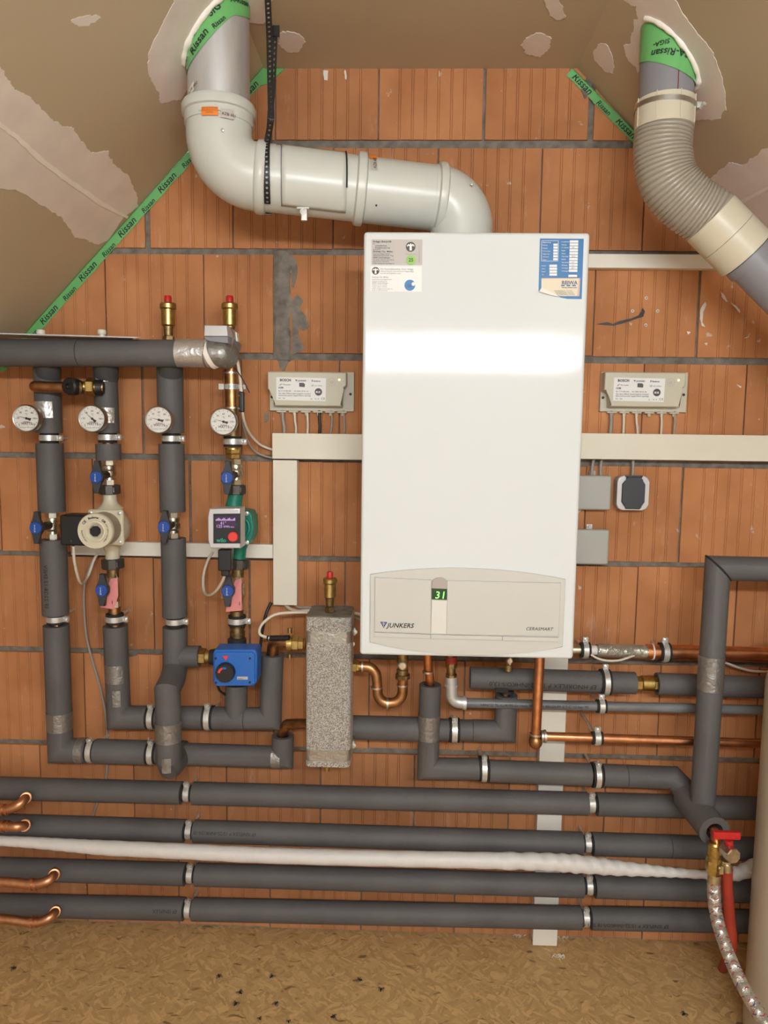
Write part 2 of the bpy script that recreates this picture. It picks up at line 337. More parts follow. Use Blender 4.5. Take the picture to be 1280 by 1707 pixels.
ORG = {}
def finish(me, smooth=True, ang=0.6):
    bm = bmesh.new(); bm.from_mesh(me); bmesh.ops.remove_doubles(bm, verts=bm.verts, dist=1e-6)
    bmesh.ops.recalc_face_normals(bm, faces=bm.faces[:]); bm.to_mesh(me); bm.free()
    if smooth:
        me.shade_smooth(); me.set_sharp_from_angle(angle=ang)
def link(name, vs, fs, m, org, parent=None, smooth=True, ang=0.6):
    me = bpy.data.meshes.new(name); me.from_pydata([tuple(q-org) for q in vs], [], fs); me.update(); finish(me, smooth, ang)
    me.materials.append(K[m] if isinstance(m, str) else m)
    o = bpy.data.objects.new(name, me); COL.objects.link(o)
    if parent: o.parent = parent
    return o
def thing(name, label, cat, loc, group=None):
    o = bpy.data.objects.new(name, None); COL.objects.link(o); o.location = loc; o.empty_display_size = 0.02
    o['label'] = label; o['category'] = cat
    if group: o['group'] = group
    ORG[o.name] = V(loc); return o
def part(mb, name, m, parent, smooth=True, ang=0.6, label=None):
    org = ORG[parent.name]; o = link(name, mb.v, mb.f, m, org, parent, smooth, ang); ORG[o.name] = org
    if label: o['label'] = label
    if mb.wn: wm = o.modifiers.new('flat_faces', 'WEIGHTED_NORMAL'); wm.keep_sharp = True; wm.weight = 100
    return o
def single(mb, name, m, label=None, cat=None, group=None, kind=None, smooth=True, ang=0.6):
    xs = [q.x for q in mb.v]; ys = [q.y for q in mb.v]; zs = [q.z for q in mb.v]
    org = V(((min(xs)+max(xs))/2, (min(ys)+max(ys))/2, min(zs)))
    o = link(name, mb.v, mb.f, m, org, None, smooth, ang); o.location = org; ORG[o.name] = org
    if label: o['label'] = label
    if cat: o['category'] = cat
    if group: o['group'] = group
    if kind: o['kind'] = kind
    return o
def smooth_path(pts, k=8):
    pts = [V(p) for p in pts]; q = [pts[0]*2-pts[1]]+pts+[pts[-1]*2-pts[-2]]; out = []
    for i in range(1, len(q)-2):
        a, b, c, d = q[i-1:i+3]
        for j in range(k):
            t = j/k; out.append(0.5*((2*b)+(c-a)*t+(2*a-5*b+4*c-d)*t*t+(3*b-a-3*c+d)*t*t*t))
    out.append(pts[-1]); return out
def lerp(a, b, t): return a+(b-a)*t
X, Y, Z = V((1, 0, 0)), V((0, 1, 0)), V((0, 0, 1))
def text(s, size, m, parent, o=None, xd=X, yd=Z, align='LEFT', bold=0.0, shear=0.0, fn=None, name='lettering', spacing=1.0, ext=0.0002):
    """flat lettering; o = world origin of the baseline start, or fn(u,v,w) maps local coordinates to the world."""
    c = bpy.data.curves.new('t', 'FONT'); c.body = s; c.size = size; c.align_x = align; c.offset = bold*size; c.shear = shear; c.space_character = spacing
    c.resolution_u = 2; c.extrude = ext
    t = bpy.data.objects.new('t', c); COL.objects.link(t)
    dg = bpy.context.evaluated_depsgraph_get(); me = bpy.data.meshes.new_from_object(t.evaluated_get(dg))
    bpy.data.objects.remove(t); bpy.data.curves.remove(c)
    org = ORG[parent.name]
    if fn is None:
        xd = V(xd).normalized(); yd = V(yd).normalized(); n = xd.cross(yd)
        fn = lambda u, v, w: V(o)+xd*u+yd*v+n*w
    for v in me.vertices: v.co = fn(*v.co)-org
    me.materials.clear(); me.materials.append(K[m]); me.name = name
    ob = bpy.data.objects.new(name, me); COL.objects.link(ob); ob.parent = parent; ORG[ob.name] = org; return ob
def cyl_map(a, d, r, up, u0=0.0, th0=0.0):
    """maps text onto a cylinder: u runs along axis d from a, v runs round it; th0 = angle of the baseline from 'up'-less facing side."""
    d = V(d).normalized(); up = V(up).normalized(); out = d.cross(up)
    if out.y > 0: out = -out
    def f(u, v, w):
        th = th0+v/r; return V(a)+d*(u0+u)+(out*math.cos(th)+up*math.sin(th))*(r+w+0.0004)
    return f
# ================================================================== SETTING
ZC = 2.169; GL = V((-0.3513, 0, ZC)); GR = V((0.3838, 0, ZC))
SL = (2.169-1.5661)/(0.9268-0.3513); SR = (2.1666-2.0249)/(0.5238-0.3838)
NL = V((SL, 0, -1)).normalized(); NR = V((-SR, 0, -1)).normalized()     # into the room
def zl(x): return ZC+SL*(x-GL.x)
def zr(x): return ZC-SR*(x-GR.x)
YB = -3.5
xl = GL.x-ZC/SL; xr = GR.x+ZC/SR
single(MB().prism([(GL.x, 0.25, ZC), (GR.x, 0.25, ZC), (GR.x, YB, ZC), (GL.x, YB, ZC)], (0, 0, 0.1)), 'ceiling', 'drywall', 'flat strip of tan drywall ceiling with dabs of filler', kind='structure')
for nm, g, x0, z0 in (('wall_left', GL, xl-0.12, -0.126), ('wall_right', GR, xr+0.12, -0.122)):
    n = NL if nm == 'wall_left' else NR
    single(MB().prism([(g.x, 0.25, ZC), (x0, 0.25, z0), (x0, YB, z0), (g.x, YB, ZC)], -n*0.1), nm, 'drywall', 'sloping tan drywall on the '+nm[5:]+' under the roof', kind='structure')
single(MB().box(((xl+xr)/2, (YB+0.2)/2, -0.02), (xr-xl+0.4, 0.2-YB, 0.04)), 'floor', 'osb', 'floor of golden brown chipboard', kind='structure')
# ---- brick gable wall: a mortar bed with separate clay blocks set in it
def inside(x, z, e=0.0): return z < ZC-e and z < zl(x)-e and z < zr(x)-e
mb = MB(); nx, nz = 300, 230; x0, x1 = -1.55, 1.65
for j in range(nz+1):
    z = 2.2*j/nz
    for i in range(nx+1):
        x = x0+(x1-x0)*i/nx; q = V((x*30, z*30, 1.3)); h = mnoise.noise(q)*0.0022+mnoise.noise(q*3)*0.0014
        wide = math.exp(-((x+0.305+0.01*mnoise.noise(V((0, z*20, 4))))/0.022)**6) if 1.49 < z < 1.757 else 0
        h -= wide*(0.013+0.006*mnoise.noise(V((x*40, z*110, 9))))
        mb.v.append(V((x, 0.0065+h, z)))
for j in range(nz):
    for i in range(nx):
        a = j*(nx+1)+i; mb.f.append((a, a+1, a+nx+2, a+nx+1))
mb.v.append(V((x0, 0.2, 0))); mb.v.append(V((x1, 0.2, 0))); mb.v.append(V((x1, 0.2, 2.2))); mb.v.append(V((x0, 0.2, 2.2)))
k = (nx+1)*(nz+1); mb.f.append((k, k+3, k+2, k+1))
wall = single(mb, 'wall_brick', 'mortar', 'gable wall of orange ribbed clay blocks in grey mortar', kind='structure')
COURSES = [(0.0, 0.25, 1480, [145, 298, 450, 602, 758, 917, 1074, 1235]),
 (0.25, 0.5, 1330, [69, 224, 378, 534, 690, 848, 1008, 1172]),
 (0.5, 0.75, 1150, [-18, 141, 298, 456, 615, 774, 936, 1100, 1264]),
 (0.75, 1.0, 1000, [-66, 94, 256.5, (416, .005), 575, 738, 900, 1061, 1227]),
 (1.0, 1.25, 850, [1, 156, (317, .006), 483, 648, 812, 975, (1135, .005)]),
 (1.25, 1.5, 650, [-97, 72, (237.5, .006), 402, 566, 735, 904, 1072, 1243]),
 (1.5, 1.75, 500, [10, 176, 340, (469, .040), 648, 820, 991, (1165, .006)]),
 (1.75, 2.0, 345, [90, (245, .013), 388, 555.5, 729, 901, 1073, 1248]),
 (2.0, 2.25, 180, [290, 459, 631, (807, .006), (986, .014), 1160])]
JH = {2.0: .0090, 1.75: .0072, 1.5: .0090, 1.25: .0080, 1.0: .0066, .75: .0072, .5: .0070}
def make_brick(xa, xb, za, zb):
    mb = MB(); d = random.uniform(0.0, 0.0022); tilt = random.uniform(-0.0008, 0.0008); L = xb-xa
    prof = [(0, 0.0012), (0.0015, 0)]
    flip = random.random() < 0.5; gs = [0.046+0.0305*i for i in range(6)]
    if flip: gs = [0.245-g-0.005 for g in gs][::-1]
    for g in gs:
        for gg in (g, g+0.0047):
            if 0.004 < gg < L-0.004: prof += [(gg-0.0008, 0), (gg, 0.0016), (gg+0.0008, 0)]
    prof += [(L-0.0015, 0), (L, 0.0012)]
    n = len(prof); jb = random.uniform(-0.001, 0.001); jt = random.uniform(-0.0012, 0.001)
    for z, j in ((za, jb), (zb, jt)):
        for i, (x, y) in enumerate(prof):
            mb.v.append(V((xa+x, -d-tilt*(x/L-0.5)+y, z+j+random.uniform(-.0005, .0005))))
    for z in (za, zb):
        mb.v.append(V((xa, 0.03, z))); mb.v.append(V((xb, 0.03, z)))
    for i in range(n-1): mb.f.append((i, i+1, n+i+1, n+i))
    a = 2*n
    mb.f.append(tuple(range(n))+(a+1, a)); mb.f.append(tuple(range(n, 2*n))[::-1]+(a+2, a+3)); mb.f.append((0, a, a+2, n)); mb.f.append((n-1, 2*n-1, a+3, a+1))
    bm = bmesh.new(); vv = [bm.verts.new(q) for q in mb.v]
    for f in mb.f: bm.faces.new([vv[i] for i in f])
    for pt, nn in ((GL, NL), (GR, NR), (V((0, 0, ZC)), V((0, 0, -1)))):
        r = bmesh.ops.bisect_plane(bm, geom=bm.verts[:]+bm.edges[:]+bm.faces[:], plane_co=pt, plane_no=-nn, clear_outer=True)
        eds = [e for e in bm.edges if e.is_boundary]
        if eds: bmesh.ops.edgeloop_fill(bm, edges=eds)
    if len(bm.verts) > 6:
        bm.verts.index_update(); m2 = MB(); m2.v = [v.co.copy() for v in bm.verts]; m2.f = [tuple(v.index for v in f.verts) for f in bm.faces]
        part(m2, 'brick', 'brick', wall, smooth=False)
    bm.free()
for (za, zb, yy, js) in COURSES:
    xs = [(P(j[0] if isinstance(j, tuple) else j, yy, 0).x, j[1] if isinstance(j, tuple) else 0.0028) for j in js]
    while xs[0][0] > -1.45: xs.insert(0, (xs[0][0]-0.2485, 0.0028))
    while xs[-1][0] < 1.55: xs.append((xs[-1][0]+0.2485, 0.0028))
    for (a, ga), (b, gb) in zip(xs, xs[1:]):
        if max(zl(b), 0) < za or zr(a) < za: continue
        make_brick(a+ga/2, b-gb/2, za+JH.get(za, .0065), zb-JH.get(zb, .0065))
# crack with missing clay in the block right of the boiler: screw plugs beside it
def wplane(px, py, d=0.0): return P(px, py, d)
# ---- plaster coats on the drywall
def patch(pts, p0, n, m, name, parent, thick=0.0012, rag=0.004, sub=9, label=None):
    q = [hit(x, y, p0, n) for x, y in pts]; out = []
    for i in range(len(q)):
        a, b = q[i], q[(i+1) % len(q)]
        for k in range(sub):
            c = lerp(a, b, k/sub); j = V((mnoise.noise(c*55), mnoise.noise(c*55+V((9, 0, 0))), mnoise.noise(c*55+V((0, 9, 0)))))*rag
            j += V((mnoise.noise(c*230), mnoise.noise(c*230+V((9, 0, 0))), mnoise.noise(c*230+V((0, 9, 0)))))*rag*.8
            j -= n*j.dot(n); out.append(c+j+n*thick)
    mb = MB().prism(out, -n*thick*2)
    return part(mb, name, m, parent, smooth=False, label=label)
WL, WR, CE = bpy.data.objects['wall_left'], bpy.data.objects['wall_right'], bpy.data.objects['ceiling']
C0 = V((0, 0, ZC)); NC = V((0, 0, -1))
patch([(-40, 90), (0, 113), (18, 140), (30, 152), (55, 165), (80, 195), (105, 210), (122, 213), (135, 235), (152, 255), (180, 252), (190, 275), (212, 292), (228, 325), (230, 345), (205, 362), (180, 400), (160, 408), (140, 398), (125, 395), (100, 360), (60, 335), (25, 315), (-40, 310)], GL, NL, 'plaster', 'plaster_patch', WL)
patch([(-40, 180), (0, 203), (30, 225), (70, 262), (120, 300), (170, 335), (213, 360), (211, 364), (165, 341), (115, 306), (66, 270), (27, 233), (0, 211), (-40, 190)], GL, NL, 'plaster_light', 'joint_ridge', WL, thick=0.0028, rag=0.0015)
patch([(300, -30), (290, 0), (268, 45), (246, 90), (247, 125), (262, 150), (268, 170), (300, 168), (330, 120), (400, 80), (420, 30), (380, -40)], GL, NL, 'plaster', 'plaster_patch', WL, thick=0.0009)
patch([(392, 96), (410, 60), (415, 42), (398, 30), (385, 60)], GL, NL, 'plaster', 'plaster_patch', WL)
patch([(118, 33), (150, 24), (168, 30), (150, 42), (130, 45)], GL, NL, 'plaster', 'plaster_patch', WL, thick=0.0006)
patch([(385, -20), (392, 8), (410, 36), (440, 38), (452, 30), (452, 0), (470, -25)], C0, NC, 'plaster', 'plaster_patch', CE, thick=0.002)
for pp in ([(466, 55), (480, 50), (500, 56), (508, 70), (495, 88), (475, 85), (464, 72)], [(871, 70), (882, 58), (905, 55), (918, 64), (914, 80), (900, 94), (880, 90), (870, 80)], [(907, -20), (908, 0), (915, 25), (930, 33), (942, 28), (930, -10)]):
    patch(pp, C0, NC, 'plaster', 'plaster_patch', CE, rag=0.006)
patch([(1040, 0), (1060, 10), (1062, 30), (1050, 60), (1062, 120), (1110, 60), (1150, 110), (1160, 200), (1200, 198), (1210, 180), (1205, 135), (1190, 90), (1160, 50), (1130, 10), (1110, -40), (1050, -40)], GR, NR, 'plaster', 'plaster_patch', WR, thick=0.0009)
patch([(1000, 70), (1012, 75), (1022, 95), (1022, 122), (1010, 120), (990, 98), (990, 85)], GR, NR, 'plaster', 'plaster_patch', WR)
patch([(1038, 75), (1058, 70), (1062, 110), (1048, 102)], GR, NR, 'plaster', 'plaster_patch', WR)
patch([(1180, 300), (1215, 272), (1240, 275), (1265, 255), (1330, 215), (1330, 420), (1270, 385), (1240, 340), (1215, 330)], GR, NR, 'plaster', 'plaster_patch', WR)
patch([(1236, 333), (1280, 311), (1340, 280), (1340, 284), (1280, 316), (1240, 337)], GR, NR, 'plaster_light', 'joint_ridge', WR, thick=0.003, rag=0.001)
for pts, m_ in (([(486, 500), (497, 492), (506, 500), (498, 512), (510, 528), (516, 545), (505, 552), (497, 545), (500, 565), (508, 580), (498, 588), (487, 592)], 'mortar'), ([(486, 432), (492, 428), (496, 455), (490, 480), (486, 478)], 'mortar'), ([(462, 597), (484, 596), (480, 606), (474, 618), (466, 612)], 'mortar'), ([(440, 690), (449, 684), (447, 700), (441, 704)], 'mortar'), ([(975, 165), (985, 150), (988, 120), (978, 128), (968, 150)], 'mortar'), ([(160, 1082), (232, 1084), (228, 1093), (200, 1096), (186, 1092), (170, 1094)], 'mortar'),
 ([(1168, 515), (1176, 503), (1178, 506), (1172, 520), (1170, 538), (1176, 545), (1170, 545), (1166, 532)], 'plaster'), ([(1200, 485), (1207, 492), (1214, 503), (1211, 504), (1203, 494)], 'plaster'), ([(1218, 503), (1226, 510), (1233, 517), (1234, 522), (1225, 514)], 'plaster'), ([(1174, 572), (1180, 570), (1178, 576)], 'plaster'), ([(1240, 563), (1246, 560), (1250, 554), (1247, 562)], 'plaster'), ([(1145, 551), (1151, 553), (1148, 558)], 'plaster'), ([(1228, 640), (1236, 645), (1233, 647)], 'plaster'),
 ([(539, 118), (547, 118), (546, 134), (540, 134)], 'plaster'), ([(574, 118), (578, 118), (578, 133), (575, 130)], 'plaster')):
    patch(pts, V((0, -.0032, 0)), V((0, -1, 0)), m_, m_+'_smear', wall, thick=.0008, rag=.0025, sub=3)
# ---- green sealing tape along the slopes and round the two pipes
def tape_strip(p, q, n, label, words):
    """strip folded into the corner: one wing on the bricks, one on the slope"""
    d = (q-p).normalized(); down = V((0, -1, 0)).cross(d).normalized()
    if down.dot(n) < 0: down = -down
    root = thing('sealing_tape', label, 'tape', lerp(p, q, .5)-Y*0.003, 'green sealing tapes')
    mb = MB(); N = 60; wob = lambda t, s: 0.0022*mnoise.noise(V((t*9, s, 0)))
    for i in range(N+1):
        t = i/N; a = lerp(p, q, t)
        mb.v += [a+Y*-0.0035+down*(words[0]+wob(t*3, 5)), a+Y*-0.0055, a+Y*(-words[1]-wob(t*3, 8)) + n*0.0015]
    for i in range(N): mb.f += [(3*i, 3*i+3, 3*i+4, 3*i+1), (3*i+1, 3*i+4, 3*i+5, 3*i+2)]
    part(mb, 'tape_band', 'tape', root, ang=1.2); L = (q-p).length; u = 0.012; k = 0
    while u < L-0.06:
        s = (0.023, 0.0165)[k % 2]*words[2]; off = (0.006, 0.003)[k % 2]
        base = p+d*u+down*(words[0]-off*0.6)-Y*0.0050
        text('Rissan', s, 'text', root, base, d, -down, bold=0.010, shear=0.2)
        u += (0.082, 0.062)[k % 2]*words[2]; k += 1
    return root
a = P(52, 549, 0); zb_ = zl(a.x)
pA = V((-1.02, 0, zl(-1.02))); pB = V((GL.x, 0, ZC))
tape_strip(pA, pB, NL, 'long green sealing tape lettered along the left slope against the bricks', (0.021, 0.012, 1.0))
pC = V((GR.x-0.012, 0, ZC-.002)); pD = V((0.56, 0, zr(0.56)))
tape_strip(pC, pD, NR, 'short green sealing tape lettered along the right slope beside the hose', (0.019, 0.010, 1.0))
mb = MB().prism([V((GL.x, -0.004, ZC-0.001)), V((GL.x+0.05, -0.004, ZC-0.001)), V((GL.x+0.012, -0.004, ZC-0.034)), V((GL.x-0.03, -0.004, ZC-0.045))], (0, 0.002, 0))
single(mb, 'sealing_tape', 'tape', 'small green tape flap under the flat ceiling behind the black strap', 'tape', 'green sealing tapes', smooth=False)
# dead flies and plaster shavings on the floor
def F0(px, py): return hit(px, py, V((0, 0, 0)), V((0, 0, 1)))
FL = [(365, 1629, 'dead fly with spread wings, left of the upper pair in the middle of the chipboard'), (453, 1629, 'large dead fly with a blurred wing, right of the upper pair'), (400, 1656, 'dead fly with legs up between the upper and lower pairs'), (393, 1675, 'small dead fly, left of the lower pair on the chipboard'), (460, 1675, 'plump dead fly without spread wings, right of the lower pair'), (599, 1635, 'dead fly below the middle pipe, upper of the two near the boiler'), (635, 1651, 'dead fly just right of and below the fly under the silver vessel'), (556, 1697, 'dead fly with dark wings near the bottom edge of the chipboard'), (433, 1699, 'tiny dead fly near the bottom edge, left of the other tiny one'), (22, 1616, 'lone dead fly at the far left of the chipboard'), (1140, 1692, 'dead fly at the far right of the chipboard by the braided hose'), (481, 1704, 'tiny dead fly cut by the bottom edge of the picture')]
for i, (px, py, lb) in enumerate(FL):
    c = F0(px, py); s = 0.0042 if 'tiny' in lb else 0.0058; a = random.uniform(0, 6.28); R = Matrix.Rotation(a, 3, 'Z')
    root = thing('dead_fly', lb, 'fly', c, 'dead flies on the chipboard')
    mb = MB().ball((0, 0, 0.5*s), s*0.5, 10, (1.5, 1, .9)).ball((s*0.9, 0, .5*s), s*0.33, 8); mb.v = [c+R @ q for q in mb.v]; part(mb, 'body', 'fly', root)
    for sg in (-1, 1):
        mb = MB().prism([(0.1*s, sg*0.3*s, .8*s), (-0.6*s, sg*1.5*s, .5*s), (-1.3*s, sg*1.3*s, .5*s), (-1.1*s, sg*0.5*s, .6*s)], (0, 0, 0.0002)); mb.v = [c+R @ q for q in mb.v]; part(mb, 'wing', 'wing', root, smooth=False)
    mb = MB()
    for k in range(3):
        for sg in (-1, 1): mb.sweep([(0.2*s*(k-1), 0, .6*s), (0.5*s*(k-1), sg*.8*s, 1.0*s), (.7*s*(k-1), sg*1.1*s, .1*s)], .05*s, 4)
    mb.v = [c+R @ q for q in mb.v]; part(mb, 'leg', 'fly', root)
for (px, py, lb) in ((868, 1562, 'white plaster shavings at the wall foot left of the trunking'), (940, 1563, 'white plaster shavings at the wall foot right of the trunking'), (935, 1597, 'small curl of white plaster shavings lying on the chipboard')):
    c = F0(px, py); mb = MB()
    for k in range(9):
        o = c+V((random.uniform(-.014, .014), random.uniform(-.006, .006), 0.001)); a = random.uniform(0, 3)
        mb.sweep(smooth_path([o, o+V((.006*math.cos(a), .006*math.sin(a), .004)), o+V((.010*math.cos(a+1), .008*math.sin(a+1), .001))], 4), 0.0007, 5)
    single(mb, 'plaster_shaving', 'debris', lb, 'debris', 'plaster shavings', kind='stuff')
# ================================================================== BOILER
BX, BZ, BD = -0.0906, 0.8579, 0.3467; BW, BH = 0.44, 0.85
def pface(d): return lambda px, py: P(px, py, d)
boil = thing('wall_boiler', 'large white wall-hung boiler with a beige control panel', 'boiler', (BX+BW/2, -BD/2, BZ))
part(MB().rbox((BX+BW/2, -(BD+0.02)/2-0.003, BZ+BH/2), (BW-0.006, BD-0.028, BH-0.006), 0.006), 'casing', 'enamel', boil)
part(MB().rbox((BX+BW/2, -BD+0.0125, BZ+BH/2), (BW, 0.025, BH), 0.007, 4), 'front_cover', 'enamel', boil)
part(MB().box((BX+BW/2, -0.017, BZ+BH/2), (BW-0.1, 0.034, BH-0.1)), 'wall_bracket', 'galv', boil, smooth=False)
# control panel
q = pface(BD)
def panel_outline(d):
    top = [P(617, 957.5, d)]; 
    for t in range(1, 12): u = t/12; top.append(P(617+326*u, 957.5+8.5*u-17.5*4*u*(1-u)*0.82, d))
    top.append(P(943, 966, d)); rt = [P(938, 1079, d)]
    bot = []
    for t in range(1, 12): u = t/12; bot.append(P(938-322*u, 1079-8*u+17*4*u*(1-u), d))
    return top+rt+bot+[P(616, 1071, d)]
pan = part(MB().prism(panel_outline(BD+0.006), (0, 0.008, 0), 0.002), 'control_panel', 'panel', boil, ang=0.5)
def quad(pts, d, dep=0.004, bev=0.001): return MB().prism([P(x, y, d) for x, y in pts], (0, dep, 0), bev)
part(quad([(625, 963), (719, 967), (718, 1057), (624, 1053)], BD+0.011, 0.008, 0.0015), 'left_flap', 'panel', pan)
part(quad([(745.5, 968), (935, 972), (931, 1061), (744, 1058)], BD+0.011, 0.008, 0.0015), 'right_flap', 'panel', pan)
part(quad([(624, 1054.5), (717.5, 1058), (717.5, 1065), (624, 1062)], BD+0.010, 0.008), 'lower_rail', 'panel', pan)
part(quad([(718, 1058), (837, 1061), (837, 1068), (718, 1065)], BD+0.010, 0.008), 'lower_rail', 'panel', pan)
part(quad([(837.5, 1061), (931, 1063), (931, 1070.5), (837.5, 1068)], BD+0.010, 0.008), 'lower_rail', 'panel', pan)
part(quad([(719.5, 1000), (745, 1001), (744, 1057), (718, 1056)], BD+0.010, 0.006), 'centre_strip', 'panel_light', pan)
cap_pts = [(720, 981)]+[(720+13*(1-math.cos(t*math.pi/8)), 972-9*math.sin(t*math.pi/8)) for t in range(9)]+[(746, 982)]
part(quad(cap_pts, BD+0.0115, 0.006), 'status_cap', 'knob', pan)
dsp = part(quad([(719.5, 981), (745.5, 982), (745.5, 1000), (719.5, 999)], BD+0.009, 0.004), 'display_window', 'displaygreen', boil)
text('31', 0.021, 'greenled', dsp, P(724.5, 997.5, BD+0.0094), bold=0.004, shear=0.12, spacing=1.12, name='digits')
text('JUNKERS', 0.0132, 'text', boil, P(645, 1045.8, BD+0.0114), bold=0.020, shear=0.28, spacing=1.04)
mb = MB().prism([P(633.5, 1036.5, BD+0.0115), P(645.5, 1037, BD+0.0115), P(639.5, 1047, BD+0.0115)], (0, 0.0008, 0)); part(mb, 'emblem', 'navy', boil, smooth=False)
mb = MB()
for yy, hw in ((1038.6, 3.2), (1040.6, 2.2)): mb.box(P(639.4, yy, BD+0.0119), (M(2*hw, q(639, 1040)), 0.0005, 0.0006))
mb.box(P(639.5, 1041, BD+0.0119), (0.0007, 0.0005, 0.010)); part(mb, 'emblem_lines', 'white', boil, smooth=False)
text('CERASMART', 0.0094, 'text', boil, P(876, 1050.5, BD+0.0114), bold=0.0, shear=0.28, spacing=1.06)
# stickers
def rect_label(name, x0, y0, x1, y1, m, d, parent, r=0.0, lab=None):
    return part(MB().prism([P(x0, y0, d), P(x1, y0+0.4, d), P(x1-.4, y1+.4, d), P(x0-.4, y1, d)], (0, 0.0006, 0)), name, m, parent, smooth=False, label=lab)
def disc(c, r, m, name, parent, th=0.0005, n=24): return part(MB().lathe([(r, 0), (r, th)], c, -Y, n), name, m, parent)
s1 = rect_label('sticker', 619.5, 399, 704, 441, 'labelgrey', BD+0.0008, boil, lab='grey inspection sticker')
L1 = [('Anlage überprüft', 3.9, 404, 0.02), ('auf', 2.2, 407, 0), ('    Umweltschutz', 2.9, 410.5, .01), ('    Energieeinsparung', 2.9, 414, .01), ('durch Firma', 2.2, 417, 0), ('Andreas Chr. Müller', 3.5, 420.5, .02), ('Schornsteinfegermeister', 2.5, 424, 0), ('Gebäudeenergieberater Weg', 2.5, 427, 0), ('00000 Unterwellingen', 2.8, 430.5, .01), ('Tel. 00 00 / 0 00 00  Fax 0 00 00', 2.3, 434, 0), ('Mobil 01 70 / 0 00 00 00', 2.3, 437, 0), ('E-Mail: info@schornsteinfeger.de', 2.3, 440, 0)]
for t, s, yy, b in L1: text(t, M(s*1.15, q(650, 420)), 'textgrey', s1, P(621.5, yy, BD+0.0012), bold=b)
def tee_logo(cx, cy, r, d, parent, m):
    disc(P(cx, cy, d), M(r, P(cx, cy, d)), m, 'round_logo', parent); w = lambda x, y: P(cx+x*r, cy+y*r, d+0.0008)
    pts = [(-.25, .75), (-.22, -.15), (-.5, -.25), (-.75, .0), (-.78, -.3), (-.45, -.6), (-.15, -.45), (-.1, -.72), (.1, -.72), (.15, -.45), (.45, -.6), (.78, -.3), (.75, .0), (.5, -.25), (.22, -.15), (.25, .75)]
    part(MB().prism([w(*p) for p in pts], (0, 0.0003, 0)), 'round_logo_figure', 'white', parent, smooth=False)
tee_logo(684.5, 411.5, 8, BD+0.0012, s1, 'greydark')
disc(P(685, 433.5, BD+0.0016), M(8, q(685, 434)), 'labelgreen', 'green_seal', s1)
text('25', M(8, q(0, 400)), 'text', s1, P(685, 436, BD+0.0024), align='CENTER', bold=0.01)
text('Heizung Solar Lüftung', M(2, q(0, 400)), 'textlight', s1, P(685, 424, BD+0.0012), align='CENTER')
text('Prüfplakette 20 21 22 23 24 25', M(2.2, q(0, 400)), 'textlight', s1, P(699, 438, BD+0.0012), Z, -X)
s2 = rect_label('sticker', 617.5, 443.5, 703, 486, 'white', BD+0.0008, boil, lab='white inspection sticker')
L2 = [('Die Feuerstättenschau dieser Anlage', 3.2, 449.5, 0.005, 634), ('(Überprüfung der Feuerstätte und Abgasanlage)', 2.5, 453, 0, 634), ('wurde durchgeführt nach.', 2.9, 456.5, 0, 634), ('Andreas Chr. Müller', 2.9, 463, .01, 620), ('Bezirksschornsteinfegermeister', 2.3, 466.5, 0, 620), ('Gebäudeenergieberater', 2.3, 469.5, 0, 620), ('00000 Unterwellingen', 2.6, 472.7, .01, 620), ('Telefon  00 00 / 0 00 00', 2.2, 476, 0, 620), ('Telefax  00 00 / 0 00 00', 2.2, 479, 0, 620), ('E-Mail  info@schornsteinfeger.de', 2.2, 482, 0, 620), ('Mobil  01 70 / 0 00 00 00', 2.2, 485, 0, 620)]
for t, s, yy, b, xx in L2: text(t, M(s*1.15, q(650, 450)), 'textlight', s2, P(xx, yy, BD+0.0012), bold=b)
tee_logo(626, 451.5, 6.2, BD+0.0012, s2, 'greydark')
disc(P(683, 475.5, BD+0.0012), M(9, q(685, 476)), 'labelblue', 'blue_seal', s2)
part(MB().lathe([(M(3, q(0, 400)), 0), (M(3, q(0, 400)), .0004)], P(689, 473.5, BD+0.0022), -Y, 12), 'seal_spot', 'white', s2)
text('26', M(7, q(0, 400)), 'navy', s2, P(682, 479, BD+0.0022), align='CENTER')
b0 = MB().prism([P(x, y, BD+0.0008) for x, y in [(900, 397.5), (973, 398), (969.5, 498.5), (945, 498), (925, 494), (897.5, 485)]], (0, 0.0006, 0))
s3 = part(b0, 'sticker', 'labelblue', boil, smooth=False, label='blue test-record sticker with a peeling lower left corner')
def sq(x, y): return (890+x*0.078125, 390+y*0.078125)
d3 = BD+0.0014
for k in range(12):
    yy = 160+62.5*k if k < 11 else 893
    if k == 11: a = (735, 870, 920, 918)
    else: a = (765-2*k, yy-25, 945-2*k, yy+25)
    part(MB().prism([P(*sq(a[0], a[1]), d3), P(*sq(a[2], a[1]), d3), P(*sq(a[2], a[3]), d3), P(*sq(a[0], a[3]), d3)], (0, .0004, 0)), 'entry_box', 'white', s3, smooth=False)
for k in range(6): part(MB().prism([P(*sq(x, y), d3) for x, y in ((415-k, 205+62*k), (505-k, 205+62*k), (505-k, 252+62*k), (415-k, 252+62*k))], (0, .0004, 0)), 'entry_box', 'white', s3, smooth=False)
for k in range(4): part(MB().prism([P(*sq(x, y), d3) for x, y in ((330, 655+62*k), (490, 655+62*k), (490, 704+62*k), (330, 704+62*k))], (0, .0004, 0)), 'entry_box', 'white', s3, smooth=False)
pb = q(930, 430)
for k, t in enumerate(['Kesselstandort', 'Kennung', 'Art / Brenner', 'Baujahr', 'Datum', 'Öldurchsatz', 'Rußzahl', 'Zugmessung', 'Öl-Derivat', 'CO-Gehalt', 'Wirkungsgrad']): text(t, M(2.7, pb), 'textwhite', s3, P(*sq(585, 178+62.5*k), d3+.0003), spacing=0.85)
